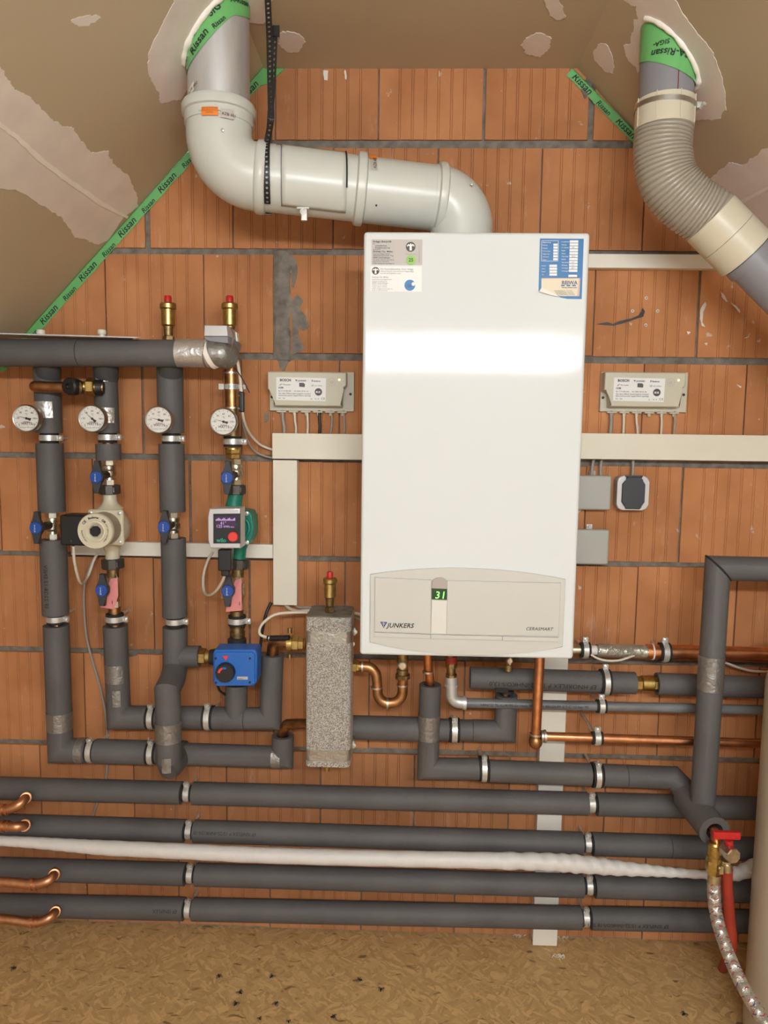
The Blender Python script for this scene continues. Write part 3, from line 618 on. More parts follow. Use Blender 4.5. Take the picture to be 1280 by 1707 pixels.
for k, t in enumerate(['Abgasmessung', 'Messung', 'Messzeit', 'Wärmeträger', 'Abgasverlust', 'Grenzwert', 'Datum']): text(t, M(2.7, pb), 'textwhite', s3, P(*sq(185, 190+62*k), d3+.0003), spacing=0.85)
for k, t in enumerate(['Wärme', 'Nennl.', 'Baujahr', 'Typ']): text(t, M(2.7, pb), 'textwhite', s3, P(*sq(160, 690+62*k), d3+.0003), spacing=0.85)
for k in (2, 3, 5, 7, 8, 9): text(['/', '11.1', '7.0', '', '', '23.2', '', '1/1', '3 1', '8,7'][k], M(3.4, pb), 'textgrey', s3, P(*sq(800, 180+62.5*k), d3+.0008), shear=.3)
fr = [(165, 145), (520, 145), (510, 580), (160, 578)]
mb = MB()
for i in range(4): mb.sweep([P(*sq(*fr[i]), d3), P(*sq(*fr[(i+1) % 4]), d3)], M(0.5, pb), 4)
part(mb, 'table_frame', 'textwhite', s3)
lc = part(MB().prism([P(*sq(x, y), d3+.0004) for x, y in [(160, 945), (985, 945), (965, 1325), (560, 1325), (400, 1275), (155, 1150)]], (0, .0004, 0)), 'company_label', 'labelcream', s3, smooth=False)
part(MB().prism([P(*sq(x, y), d3+.001) for x, y in [(160, 950), (960, 950), (930, 1320), (950, 1320), (975, 955), (985, 940), (160, 940)]], (0, .0004, 0)), 'label_border', 'labelpink', s3, smooth=False)
text('REIWA', M(8.5, pb), 'navy', s3, P(*sq(590, 1075), d3+.0014), bold=0.01, spacing=1.0)
for k in range(3): part(MB().prism([P(*sq(x, y), d3+.0010) for x, y in [(580+120*k, 1085), (650+120*k, 1085), (655+120*k, 1115), (575+120*k, 1115)]], (0, .0003, 0)), 'house_mark', 'labelblue', s3, smooth=False)
text('Heizung · Lüftung · Sanitär', M(2.4, pb), 'textgrey', s3, P(*sq(590, 1150), d3+.0012))
for k in range(4): text('Ing. Zusmarshausen · Tel. 00 00', M(2.3, pb), 'textlight', s3, P(*sq(430+20*k, 1215+28*k), d3+.0012))
cur = MB(); fold = [P(*sq(*p), d3+e) for p, e in (((110, 1225), .006), ((165, 1140), .006), ((430, 1270), .003), ((560, 1345), .001), ((350, 1300), .003))]
part(MB().prism(fold, (0, .0005, 0)), 'peeled_corner', 'trunk_white', s3, smooth=False)

# ================================================================== FLUE
def bend(a, c, b, r, n=8):
    a, b, c = V(a), V(b), V(c); d0 = (a-c).normalized(); d1 = (b-c).normalized(); ang = d0.angle(d1); t = r/math.tan(ang/2)
    p0 = c+d0*t; p1 = c+d1*t; o = c+(d0+d1).normalized()*(r/math.sin(ang/2)); out = []
    ax = (p0-o).normalized(); tot = math.pi-ang; ay = ((p1-o)-ax*(p1-o).dot(ax)).normalized()
    for k in range(n+1): q_ = tot*k/n; out.append(o+(ax*math.cos(q_)+ay*math.sin(q_))*r)
    return out
RF = 0.066
DF = 0.27; Q2 = P(366, 288, DF); Q1 = P(770, 336, 0.20)
T2 = P(355, 186, DF); T2 = V((Q2.x, Q2.y, T2.z)); D2 = (Q1-Q2).normalized(); LL = (Q1-Q2).length
flue = thing('flue_pipe', 'white boiler flue with two elbows over the boiler, galvanised where it enters the roof slope', 'flue', V((Q1.x, Q1.y, BZ+BH)))
u1 = 0.112
ea = [T2]+bend(T2, Q2, Q1, 0.078, 12)+[Q2+D2*u1]
part(MB().sweep(ea, RF, 48), 'elbow', 'flue', flue, ang=1.0)
part(MB().sweep([T2+Z*-0.03, T2+Z*0.004], RF+0.003, 48), 'socket', 'flue', flue)
part(MB().lathe([(RF+.002, -.011), (RF+.008, -.009), (RF+.0085, 0.005), (RF+.005, .011), (RF-.004, .013)], T2, Z, 48), 'collar', 'flue', flue)
def coll(u, w=0.012, e=0.006): part(MB().lathe([(RF, -w), (RF+e, -w*0.7), (RF+e+.001, 0), (RF+e, w*0.7), (RF, w)], Q2+D2*u, D2, 48), 'collar', 'flue', flue, ang=0.9)
ufun = lambda px: (lambda p: (p-Q2).dot(D2))(P(px, 300, 0.30))
U = {k: (P(k, 288+(k-366)*0.119, DF-0.07*(k-366)/404)-Q2).dot(D2) for k in (436, 470, 575, 600, 732, 752)}
coll(U[436], .012, .005); coll(U[600], .011, .006); coll(U[732], .010, .006)
part(MB().sweep([Q2+D2*(U[436]), Q2+D2*U[600]], RF-.001, 48), 'inspection_pipe', 'flue', flue)
part(MB().sweep([Q2+D2*(U[600]), Q1-D2*.06], RF-.001, 48), 'straight_pipe', 'flue', flue)
B1 = V((Q1.x, Q1.y, BZ+BH-0.001))
part(MB().sweep([Q1-D2*.066]+bend(Q2, Q1, B1, .060, 12)+[B1], RF, 48), 'elbow', 'flue', flue, ang=1.0)
# inspection cover, its seam and latch
up2 = Z; out2 = D2.cross(up2); out2 = out2 if out2.y < 0 else -out2
def onflue(u, th, e=0.0): return Q2+D2*u+(out2*math.cos(th)+up2*math.sin(th))*(RF+e)
mb = MB(); ua, ub = U[470], U[575]; NA = 16
for i in range(13):
    for k in range(NA+1): mb.v.append(onflue(lerp(ua, ub, i/12), -1.1+2.2*k/NA, 0.0022))
for i in range(12):
    for k in range(NA): a = i*(NA+1)+k; mb.f.append((a, a+1, a+NA+2, a+NA+1))
lid = part(mb, 'inspection_cover', 'flue', flue); sm = lid.modifiers.new('thick', 'SOLIDIFY'); sm.thickness = 0.002
for uu, t0, t1, m_, r_ in ((ua, -1.1, 1.1, 'textgrey', .0006), (ub, -0.3, 1.2, 'rubber', .0016)):
    part(MB().sweep([onflue(uu, lerp(t0, t1, k/16), 0.0026) for k in range(17)], r_, 6), 'seal_line', m_, flue)
lt = onflue((U[470]+U[575])/2-.022, -1.12, 0.006)
part(MB().rbox(lt+V((0, 0, 0.006)), (0.026, 0.006, 0.007), .002), 'latch', 'flue', flue)
part(MB().rbox(lt+V((.003, -.003, -0.010)), (0.014, 0.008, 0.024), .002).ring(lt+V((.002, -.006, -.004)), Y, .005, .007, .003, 16), 'latch', 'steel', flue)
def screw(c, ax, r, parent, m='zinc'):
    o = part(MB().lathe([(r, 0), (r, r*.5), (r*.5, r*.7), (r*.45, r*.4), (0.0001, r*.4)], c, ax, 12), 'screw', m, parent); return o
screw(P(371, 217, DF+RF)+V((0, 0.0, 0)), -Y, .0032, flue); screw(onflue(U[752]+.03, 0.25, 0), (out2+.3*Z), .0032, flue); screw(onflue((U[600]+.03), -.72, 0), out2, .002, flue, 'rubber')
# labels wrapped on the flue
def wrap_label(u0, u1, t0, t1, m, par, e=0.0012, mapf=None, name='label'):
    mapf = mapf or onflue; mb = MB()
    for i in range(7):
        for k in range(7): mb.v.append(mapf(lerp(u0, u1, i/6), lerp(t0, t1, k/6), e))
    for i in range(6):
        for k in range(6): a = i*7+k; mb.f.append((a, a+1, a+8, a+7))
    return part(mb, name, m, par)
wrap_label(U[600]+.0155, U[600]+.031, .80, 1.20, 'orange', flue); g_ = wrap_label(U[600]+.0165, U[600]+.031, .30, .74, 'labelgrey', flue)
text('AZB 600', .009, 'text', flue, fn=lambda u, v, w_: onflue(U[600]+.0285-v, .36+u/RF, .0018))
def onvert(z, th, e=0.0): return V((T2.x+(RF+e)*math.sin(th), T2.y-(RF+e)*math.cos(th), z))
vz = P(371, 188, DF+RF).z
wrap_label(vz-.006, vz+.010, -.25, .22, 'orange', flue, .0048, lambda u, t, e: onvert(u, t, e)); wrap_label(vz-.009, vz+.008, .28, .66, 'labelgrey', flue, .0048, lambda u, t, e: onvert(u, t, e))
text('AZB 601', .0075, 'text', flue, fn=lambda u, v, w_: onvert(vz-.004+v, .31+u/(RF), .0054))
for k, t in enumerate(['AUF DIE RICHTIGE', 'POSITION DER DICHTUNG', 'ACHTEN']): text(t, .0034, 'textgrey', flue, fn=lambda u, v, w_, k=k: onvert(vz+.0060-k*.0040+v, -.02+u/RF, .0054), align='CENTER')
# galvanised sleeve into the slope
RG = 0.062
gt = V((T2.x, T2.y, zl(T2.x)+0.09))
part(MB().sweep([T2+Z*-0.005, gt], RG, 48), 'galvanised_pipe', 'galv', flue)
wrap_label(0, 1, 0, 1, 'trunk', flue, .001, lambda u, t, e: V((T2.x+(RG+e)*math.sin(-.95+.33*u), T2.y-(RG+e)*math.cos(-.95+.33*u), T2.z+.020+.016*t-0.01*(1-u))))
text('AZB 602', .008, 'text', flue, fn=lambda u, v, w_: V((T2.x+(RG+.0015)*math.sin(-.93+u/RG), T2.y-(RG+.0015)*math.cos(-.93+u/RG), T2.z+.015+u*.5+v)))
def collar_tape(parent, c, r, zt, lo, hi, t0, t1, words, slope_sign):
    mb = MB(); n = 40
    for k in range(n+1):
        th = lerp(t0, t1, k/n); x = c.x+r*math.sin(th); y = c.y-r*math.cos(th)
        rr = r+.0015+.001*mnoise.noise(V((th*6, 1, 0)))
        for z in (min(zt(x), ZC)+hi, min(zt(x), ZC)+lo(th)): mb.v.append(V((c.x+rr*math.sin(th), c.y-rr*math.cos(th), z)))
    for k in range(n): mb.f.append((2*k, 2*k+2, 2*k+3, 2*k+1))
    return part(mb, 'sealing_tape_band', 'tape', parent, ang=1.5)
collar_tape(flue, T2, RG, zl, lambda th: -.030-.022*math.cos(th), .02, -2.2, 1.9, None, 1)
def slopetext(s, size, th0, z0, c, r, sl, m, parent, flip=False):
    """text climbing round a pipe with the slope"""
    def fn(u, v, w_):
        if flip: u, v = -u, -v
        a = math.atan(sl); uu = u*math.cos(a)-v*math.sin(a); vv = u*math.sin(a)+v*math.cos(a)
        th = th0+uu/r; return V((c.x+(r+.0032+w_)*math.sin(th), c.y-(r+.0032+w_)*math.cos(th), z0+vv))
    return text(s, size, m, parent, fn=fn, bold=.010, shear=.15)
for s_, sz, th, dz, tl in (('SIGA-Rissan', .015, -1.42, -.016, 1.0), ('SIGA', .013, -.70, -.014, 1.0), ('Rissan', .021, -.62, -.044, 1.05), ('Rissan', .012, -1.25, -.038, 1.1), ('SIG', .020, .02, -.018, 1.0), ('Rissan', .0125, .12, -.046, 1.0), ('A-Rissan', .014, .62, -.020, .25)):
    slopetext(s_, sz, th, min(zl(T2.x+RG*math.sin(th)), ZC)+dz, T2, RG, tl, 'text', flue)
# raised rim of filler round the hole
def rim(c, r, n, g, sl, parent, k0, k1, rw=.008):
    pts = []
    for k in range(41):
        th = lerp(k0, k1, k/40); x = c.x+r*math.sin(th); y = c.y-r*math.cos(th); z = g(x); pts.append(V((x, y, min(z, ZC)))+n*.001)
    rr = [rw*(.6+.5*mnoise.noise(V((k*.35, 3, 1)))+.3) for k in range(41)]
    return part(MB().sweep(pts, rr, 10), 'filler_rim', 'plaster_light', parent, ang=1.2)
rim(T2, RG+.006, NL, zl, SL, WL, -2.0, 1.0)
# ---- perforated strap
def ribbon(pts, wd, width, name, parent, mt='black'):
    pts = [V(p) for p in pts]; cum = [0]
    for a, b in zip(pts, pts[1:]): cum.append(cum[-1]+(b-a).length)
    cell = .0098; n = max(2, int(cum[-1]/cell)); 
    def at(s):
        s = max(0, min(cum[-1], s))
        for i in range(len(pts)-1):
            if s <= cum[i+1]+1e-9: return lerp(pts[i], pts[i+1], (s-cum[i])/max(1e-9, cum[i+1]-cum[i]))
        return pts[-1]
    mb = MB(); st = cum[-1]/n
    for i in range(n):
        s0 = i*st; c = at(s0+st/2); t = (at(s0+st)-at(s0)).normalized(); wv = wd(i/n) if callable(wd) else V(wd); wv = (wv-t*wv.dot(t)).normalized()*width/2
        cor = [at(s0)-wv, at(s0)+wv, at(s0+st)+wv, at(s0+st)-wv]; mid = [lerp(cor[j], cor[(j+1) % 4], .5) for j in range(4)]
        outer = [cor[0], mid[0], cor[1], mid[1], cor[2], mid[2], cor[3], mid[3]]
        hr = .0026; inner = [c+(o_-c).normalized()*hr for o_ in outer]; b = len(mb.v); mb.v += outer+inner
        for j in range(8): j2 = (j+1) % 8; mb.f.append((b+j, b+j2, b+8+j2, b+8+j))
    o = part(mb, name, mt, parent, smooth=False); sm = o.modifiers.new('thick', 'SOLIDIFY'); sm.thickness = .001; return o
US = (P(447, 298, 0.255)-Q2).dot(D2); S0 = Q2+D2*US
strap = thing('perforated_strap', 'black perforated steel hanging strap holding the white flue', 'strap', V((S0.x, S0.y, ZC)))
front = [P(443, -75, .28), P(449, 60, .315), P(452, 200, .335)]+[onflue(US, t, .0045) for t in [.9-.15*k for k in range(14)]]
ribbon(front, X, .0125, 'front_strand', strap)
back = [onflue(US, t, .0045) for t in [math.pi+1.1-.2*k for k in range(-2, 8)]]+[P(449, 215, .22), P(455, 130, .26), P(459, 46, .29)]
ribbon(back, lambda t: X if t < .6 else V((math.cos((t-.6)*2), -math.sin((t-.6)*2), 0)), .0125, 'rear_strand', strap)
part(MB().box(P(460, 52, .297), (.014, .004, .02)), 'strand_clip', 'black', strap, smooth=False)

# ================================================================== VENT DUCT, RIGHT
DD = 0.30; RD = 0.0562
c0 = P(1108, 190, DD); up = V((c0.x, c0.y, ZC+.1))
duct = thing('vent_duct', 'grey vent pipe with a taupe corrugated elbow hose and cream couplings, upper right', 'duct', c0)
part(MB().sweep([c0-Z*.03, V((c0.x, c0.y, zr(c0.x)+.12))], RD-.0045, 48), 'grey_pipe', 'pvc', duct)
ta = P(1108, 170, DD); ta = V((c0.x, c0.y, ta.z)); tb = V((c0.x, c0.y, P(1108, 213, DD).z))
part(MB().sweep([tb-Z*.004, ta], RD, 48, hollow=.93), 'coupling', 'coupling', duct)
mb = MB()
for k in range(8):
    th = math.pi*2*k/8+.2; mb.box((c0.x+(RD+.0008)*math.sin(th), c0.y-(RD+.0008)*math.cos(th), (ta.z+tb.z)/2), (.0015, .0015, ta.z-tb.z+.004), Matrix.Rotation(th, 3, 'Z'))
part(mb, 'coupling_rib', 'coupling', duct, smooth=False)
zb0 = P(1108, 183, DD).z
wc = part(MB().ring((c0.x, c0.y, zb0), V((.05, 0, 1)), RD+.0005, RD+.0022, .009, 48), 'worm_clamp', 'steel', duct)
part(MB().rbox((c0.x+RD+.001, c0.y-.016, zb0+.001), (.014, .012, .012), .002).lathe([(.004, 0), (.004, .012)], (c0.x+RD+.006, c0.y-.018, zb0-.004), V((.3, -1, .4)), 12), 'clamp_screw', 'zinc', wc)
m1 = P(1183, 363, DD); m2 = P(1243, 424, DD); dm = (m2-m1).normalized()
path = smooth_path([tb+Z*.002, V((c0.x, c0.y, tb.z-.05)), P(1115, 303, DD), P(1146, 338, DD), m1-dm*.004, m1+dm*.012], 14)
# ribbed hose
cum = [0]
for a, b in zip(path, path[1:]): cum.append(cum[-1]+(b-a).length)
N_ = 30*8; pp = []; rr = []
for i in range(N_+1):
    s = cum[-1]*i/N_; j = max(k for k in range(len(cum)) if cum[k] <= s+1e-9); j = min(j, len(path)-2)
    pp.append(lerp(path[j], path[j+1], (s-cum[j])/(cum[j+1]-cum[j]))); rr.append(RD-.0035+.0032*abs(math.sin(math.pi*30*(i/N_)**1.0))**.6)
# smooth centre line before sweeping
for _ in range(6): pp = [pp[0]]+[(pp[i-1]+pp[i]+pp[i+1])/3 for i in range(1, len(pp)-1)]+[pp[-1]]
part(MB().sweep(pp, rr, 48), 'corrugated_hose', 'hosegrey', duct, ang=1.3)
part(MB().sweep([m1, lerp(m1, m2, .5)], RD+.001, 48, hollow=.94), 'coupling', 'coupling', duct)
part(MB().sweep([lerp(m1, m2, .5)+dm*.0007, m2], RD+.001, 48, hollow=.88), 'coupling', 'coupling', duct)
part(MB().sweep([m2-dm*.03, m2+dm*.45], RD-.009, 48), 'grey_pipe', 'pvc', duct)
part(MB().ring(m2+dm*.012, dm, RD-.009, RD-.005, .018, 48), 'pipe_bead', 'pvc', duct)
zr0 = zr(c0.x)
collar_tape(duct, c0, RD-.0045, zr, lambda th: -.038+.030*math.sin(th)-.012*math.cos(th), .02, -1.9, 2.2, None, -1)
part(MB().sweep([onp for onp in [V((c0.x+.1*RD, c0.y-RD+.0042, ta.z+.002)), V((c0.x+.1*RD, c0.y-RD+.0042, ta.z+.042))]], .0008, 5), 'pen_line', 'ferrule', duct)
def fliptext(s, size, th, z0, tilt):
    return slopetext(s, size, th, z0, c0, RD-.0045, tilt, 'text', duct, flip=True)
fliptext('SIGA-Rissan', .0175, .80, zr0-.020, -.12); fliptext('Rissan', .0165, .55, zr0+.032, -.25); fliptext('SIGA-', .012, -.25, zr0+.004, .05); fliptext('an Rissan 60', .011, 1.32, zr0-.050, -.75)
rim(c0, RD+.003, NR, zr, SR, WR, -1.1, 2.0, .006)
# ================================================================== TRUNKING AND BOXES ON THE WALL
def wbox(px0, py0, px1, py1, d, cls='trunk', ext=0.0):
    """world-aligned box from the wall to depth d whose front face spans the given pixels (mid-edge values)"""
    xm, ym = (px0+px1)/2, (py0+py1)/2; xa = P(px0, ym, d).x; xb = P(px1, ym, d).x; za = P(xm, py1, d).z; zb = P(xm, py0, d).z
    return xa, xb, za, zb
def trunk(name, label, px0, py0, px1, py1, d, m='trunk', lid=True):
    xa, xb, za, zb = wbox(px0, py0, px1, py1, d); c = V(((xa+xb)/2, 0, (za+zb)/2)); sx, sz = xb-xa, zb-za
    t = thing(name, label, 'trunking', V((c.x, -d/2, za)), 'cable trunking')
    part(MB().box((c.x, -d*0.40, c.z), (sx-.002 if sx > sz else sx-.003, d*0.80+.002, sz-.003 if sx > sz else sz-.002)), 'channel', m, t, smooth=False)
    part(MB().rbox((c.x, -d*0.86, c.z), (sx, d*0.28, sz), .0015, 2), 'lid', m, t)
    return t
t_hl = trunk('cable_trunking', 'wide cream trunking running left from the boiler, under the left controller', 453.5, 723, 640, 766, .045)
t_hr = trunk('cable_trunking', 'wide cream trunking running right from the boiler to the picture edge', 940, 725.5, 1560, 769, .045)
t_vl = trunk('cable_trunking', 'wide cream upright trunking hanging between the green pump and the boiler', 455, 767, 495, 1009, .043)
t_tr = trunk('cable_trunking', 'thin white trunking behind the vent duct beside the blue sticker', 960, 423.5, 1225, 447, .03, 'trunk_white')
t_tl = trunk('cable_trunking', 'thin white trunking running behind the two pumps', 118, 905, 455, 928, .03, 'trunk_white')
t_vr = trunk('cable_trunking', 'white upright trunking reaching down to the chipboard below the boiler', 897, 1060, 938.5, 1577, .036, 'trunk_white')
t_vr.location.z = t_vr.location.z
def cable(pts, r, m, label, group='cables', d=None, k=8, name='cable', cat='cable'):
    q_ = [P(p[0], p[1], p[2] if len(p) > 2 else d) for p in pts]
    return single(MB().sweep(smooth_path(q_, k), r, 10), name, m, label, cat, group, ang=1.4)
# ---- controllers
def controller(label, x0, y0):
    o = P(x0, y0, .012); s = M(1, o)/8.0      # pixels of the close-up (8 per photo pixel), origin at 80,70
    W_ = lambda x, y, d: V((o.x+(x-80)*s, -d, o.z-(y-70)*s))
    t = thing('control_module', label, 'controller', W_(640, 590, .02), 'heating control modules')
    part(MB().prism([W_(*p, .014) for p in ((80, 70), (1210, 70), (1210, 590), (80, 590))], (0, .014, 0), .002), 'base_plate', 'case', t)
    lidp = [(84, 88), (1120, 88), (1120, 255), (1095, 285), (1065, 300), (1065, 530), (165, 530), (160, 380), (140, 345), (84, 325)]
    lo = part(MB().prism([W_(x, y, .046) for x, y in lidp], (0, .034, 0), .004, 3), 'cover', 'case', t, ang=0.5)
    lb = part(MB().prism([W_(*p, .0468) for p in ((200, 160), (855, 165), (850, 465), (200, 455))], (0, .001, 0)), 'type_label', 'white', lo, smooth=False)
    d = .0474; tx = lambda s_, sz, x, y, m='text', b=0.0, **k: text(s_, sz*s*1.25, m, t, W_(x, y, d), bold=b, **k)
    tx('BOSCH', 36, 248, 212, b=.03); tx('JUNKERS', 22, 485, 212, 'textgrey', .02, shear=.2); tx('Buderus', 22, 690, 214, 'textgrey', .02)
    part(MB().prism([W_(*p, d) for p in ((450, 190), (480, 190), (465, 212))], (0, .0004, 0)).prism([W_(*p, d) for p in ((665, 190), (680, 190), (676, 215), (668, 215))], (0, .0004, 0)).prism([W_(*p, d) for p in ((240, 262), (272, 242), (278, 246), (250, 266))], (0, .0004, 0)).prism([W_(*p, d) for p in ((503, 230), (560, 230), (578, 245), (575, 285), (503, 280))], (0, .0004, 0)), 'brand_marks', 'textgrey', t, smooth=False)
    tx('Worcester', 19, 285, 262, 'textgrey'); tx('e.l.m. leblanc', 17, 700, 270, 'textgrey'); tx('LE', 26, 660, 272, 'textgrey')
    tx('HSM', 26, 230, 306, 'text', .012); tx('Nr. 7 719 001 862      AC 230V, 50 Hz, 4A', 18, 230, 345, 'textgrey'); tx('Vor dem Öffnen Spannungsfrei machen!', 21, 230, 378, 'textgrey'); tx('Disconnect power supply before opening!', 20, 230, 403, 'textgrey'); tx('IP21   T50', 16, 230, 438, 'textgrey')
    tx('CE', 32, 790, 444, 'textgrey', spacing=1.2); tx('N   IP', 18, 710, 444, 'textgrey'); tx('△', 20, 650, 444, 'textgrey')
    o_ = MB().lathe([(48*s, 0), (48*s, .0006)], W_(755, 345, d-.0003), -Y, 24); part(o_, 'round_mark', 'greydark', t)
    text('BUS', 34*s, 'white', t, W_(722, 358, d+.0008), bold=.03)
    mb = MB().lathe([(24*s, 0), (24*s, .001)], W_(928, 215, .0462), -Y, 16)
    part(mb, 'sun_mark', 'labelgrey', t); mb = MB()
    for k in range(12):
        a = 2*math.pi*k/12; c = W_(928+48*math.cos(a), 215+48*math.sin(a), .0465); mb.box(c, (10*s, .0006, 3*s), Matrix.Rotation(a, 3, 'Y'))
    part(mb, 'sun_rays', 'textgrey', t, smooth=False)
    part(MB().lathe([(13*s, 0), (10*s, .002), (.0001, .003)], W_(1027, 185, .046), -Y, 14), 'indicator_lamp', 'led', t)
    for k in range(6): part(MB().rbox(W_(238+163*k, 600, .010), (128*s, .014, 22*s), .001, 1).lathe([(26*s, 0), (20*s, 40*s)], W_(245+163*k, 610, .010), -Z, 12), 'cable_gland', 'case', t)
    for x, y in ((113, 410), (1163, 360)): screw(W_(x, y, .0142), -Y, 18*s, t, 'dark')
    return t
k1 = controller('beige control module with printed label, left of the boiler', 449.5, 619)
def copy_tree(o, parent=None):
    c = o.copy(); COL.objects.link(c)
    if parent: c.parent = parent
    for ch in list(o.children): copy_tree(ch, c)
    return c
k2 = copy_tree(k1); k2['label'] = 'beige control module with printed label, right of the boiler'
k2.location = k1.location + (P(1002, 619.5, .012)-P(449.5, 619, .012)); k2.scale = (1, 1, 1)
GC = 'cables under the control modules'
for px, m_, r_, e_, lb in ((471, 'cablegrey', .0042, 474, 'thick grey cable, leftmost under the left control module'), (491, 'cablewhite', .0030, 493, 'white cable, second from the left under the left control module'), (512, 'cablewhite', .0030, 511.5, 'white cable, third from the left under the left control module'), (532, 'black', .0034, 532, 'black cable under the left control module'), (552.5, 'cablegrey', .0024, 550, 'thin grey cable, fifth from the left under the left control module'), (573, 'cablegrey', .0026, 573.5, 'grey cable, rightmost under the left control module')):
    cable([(px, 684, .012), (px+.6, 700, .014), ((px+e_)/2+1.2, 712, .014), (e_, 730, .014)], r_, m_, lb, GC)
for px, m_, r_, e_, lb in ((1018, 'cablegrey', .0042, 1016, 'thick grey cable, leftmost under the right control module'), (1039, 'cablewhite', .0030, 1038, 'white cable, second from the left under the right control module'), (1060, 'cablewhite', .0030, 1063, 'white cable, third from the left under the right control module'), (1102, 'cablewhite', .0026, 1101, 'pale cable, second from the right under the right control module'), (1124, 'cablegrey', .0026, 1122, 'grey cable, rightmost under the right control module')):
    cable([(px, 685, .012), (px+.8, 702, .014), ((px+e_)/2+.8, 714, .014), (e_, 733, .014)], r_, m_, lb, GC)
# ---- junction boxes and socket
def jbox(label, px0, py0, px1, py1):
    xa, xb, za, zb = wbox(px0, py0, px1, py1, .04); c = V(((xa+xb)/2, -.02, (za+zb)/2))
    t = thing('junction_box', label, 'junction box', V((c.x, -.02, za)), 'grey junction boxes')
    part(MB().rbox((c.x, -.015, c.z), (xb-xa-.006, .03, zb-za-.006), .005), 'box', 'greyplastic', t)
    part(MB().rbox((c.x, -.034, c.z), (xb-xa, .014, zb-za), .0055), 'lid', 'greyplastic', t)
    return t
j1 = jbox('flat grey junction box under the right trunking beside the socket', 940, 792.5, 1019, 850)
j2 = jbox('flat grey junction box below the other one by the boiler edge', 934, 882.5, 1015, 941)
part(MB().box(P(982, 878, .006), (.014, .003, .012)).lathe([(.004, 0), (.003, .003)], P(982, 878, .008), -Y, 12), 'fixing_tab', 'zinc', j2)
part(MB().box(P(987, 789, .012), (.014, .006, .012)), 'cable_gland', 'greyplastic', j1, smooth=False)
cable([(990, 762, .015), (987.5, 778, .018), (985.5, 800, .018)], .0038, 'cablegrey', 'grey cable entering the upper junction box, left one', 'cables to the junction boxes')
cable([(1004, 762, .015), (1001, 778, .018), (1001.5, 800, .018)], .0034, 'cablegrey', 'grey cable entering the upper junction box, right one', 'cables to the junction boxes')
cable([(1055, 762, .015), (1055, 778, .018), (1053.5, 800, .018)], .0036, 'cablegrey', 'grey cable entering the top of the round-cornered socket', 'cables to the junction boxes')
cable([(970, 846, .01), (965, 852, .012), (955, 862, .012)], .003, 'cablewhite', 'short white cable between the two junction boxes', 'cables to the junction boxes')
xa, xb, za, zb = wbox(1029, 793.5, 1082, 850.5, .045); c = V(((xa+xb)/2, 0, (za+zb)/2))
so = thing('wall_socket', 'surface socket with a dark grey hinged cover in a pale frame', 'socket', V((c.x, -.02, za)))
def rrect(cx, cz, w_, h_, r_, y):
    return [V((cx+sx*(w_/2-r_)+r_*math.cos(math.radians(a0+k*18)), y, cz+sz*(h_/2-r_)+r_*math.sin(math.radians(a0+k*18)))) for sx, sz, a0 in ((1, 1, 0), (-1, 1, 90), (-1, -1, 180), (1, -1, 270)) for k in range(6)]
part(MB().prism(rrect(c.x, c.z, xb-xa-.004, zb-za-.004, .012, -.031), (0, .031, 0), .001), 'housing', 'greyplastic', so)
part(MB().prism(rrect(c.x, c.z, xb-xa, zb-za, .0135, -.043), (0, .012, 0), .003, 3), 'frame', 'silver', so)
hw, hh = (xb-xa)/2, (zb-za)/2; ow = .74*hw
cp = [(-.62*hw, -.93*hh), (-.55*hw, -.80*hh), (-ow, -.62*hh), (-.80*hw, .58*hh), (-.60*hw, .72*hh), (-.52*hw, .78*hh), (-.52*hw, .97*hh), (.50*hw, .97*hh), (.50*hw, .78*hh), (.62*hw, .72*hh), (.78*hw, .52*hh), (.80*hw, -.55*hh), (.60*hw, -.80*hh), (.45*hw, -.93*hh)]
cp = [(-.45*hw, -.93*hh), (-.45*hw, -.80*hh), (-.58*hw, -.72*hh), (-.72*hw, -.52*hh), (-.72*hw, .52*hh), (-.58*hw, .70*hh), (-.48*hw, .76*hh), (-.48*hw, .95*hh), (.48*hw, .95*hh), (.48*hw, .76*hh), (.58*hw, .70*hh), (.72*hw, .52*hh), (.72*hw, -.52*hh), (.58*hw, -.72*hh), (.45*hw, -.80*hh), (.45*hw, -.93*hh)]
part(MB().prism([V((c.x+a, -.049, c.z+b)) for a, b in cp], (0, .008, 0), .0025, 3), 'hinged_cover', 'dark', so, ang=0.7)
part(MB().box((c.x, -.040, zb-.001), (hw*1.1, .010, .004)), 'hinge', 'dark', so, smooth=False)

# screw plugs and crack beside the boiler
for px, py, lb in ((1077, 497, 'wall plug hole above the crack'), (1054, 518.5, 'wall plug hole left of the upper crack end'), (1096, 518.5, 'wall plug hole right of the upper crack end'), (1076, 542, 'wall plug hole under the crack')):
    c = P(px, py, .003); t = thing('wall_plug', lb, 'wall plug', c, 'wall plugs by the crack')
    part(MB().ring(c, Y, .0018, .0036, .004, 14), 'rim', 'white', t); part(MB().lathe([(.0018, 0), (.0018, .002)], c+Y*.001, -Y, 10), 'hole', 'black', t)
ck = [(994, 540), (1003, 538.5), (1012, 537), (1022, 540), (1030, 536), (1042, 533), (1052, 531), (1064, 526), (1069, 519), (1071, 513), (1075, 519), (1072, 528), (1064, 530), (1050, 535), (1038, 539), (1024, 542.5), (1008, 541.5)]
mb = MB().prism([P(x, y, .0032) for x, y in ck], (0, .001, 0)); m_crack = part(mb, 'crack', 'black', wall, smooth=False)

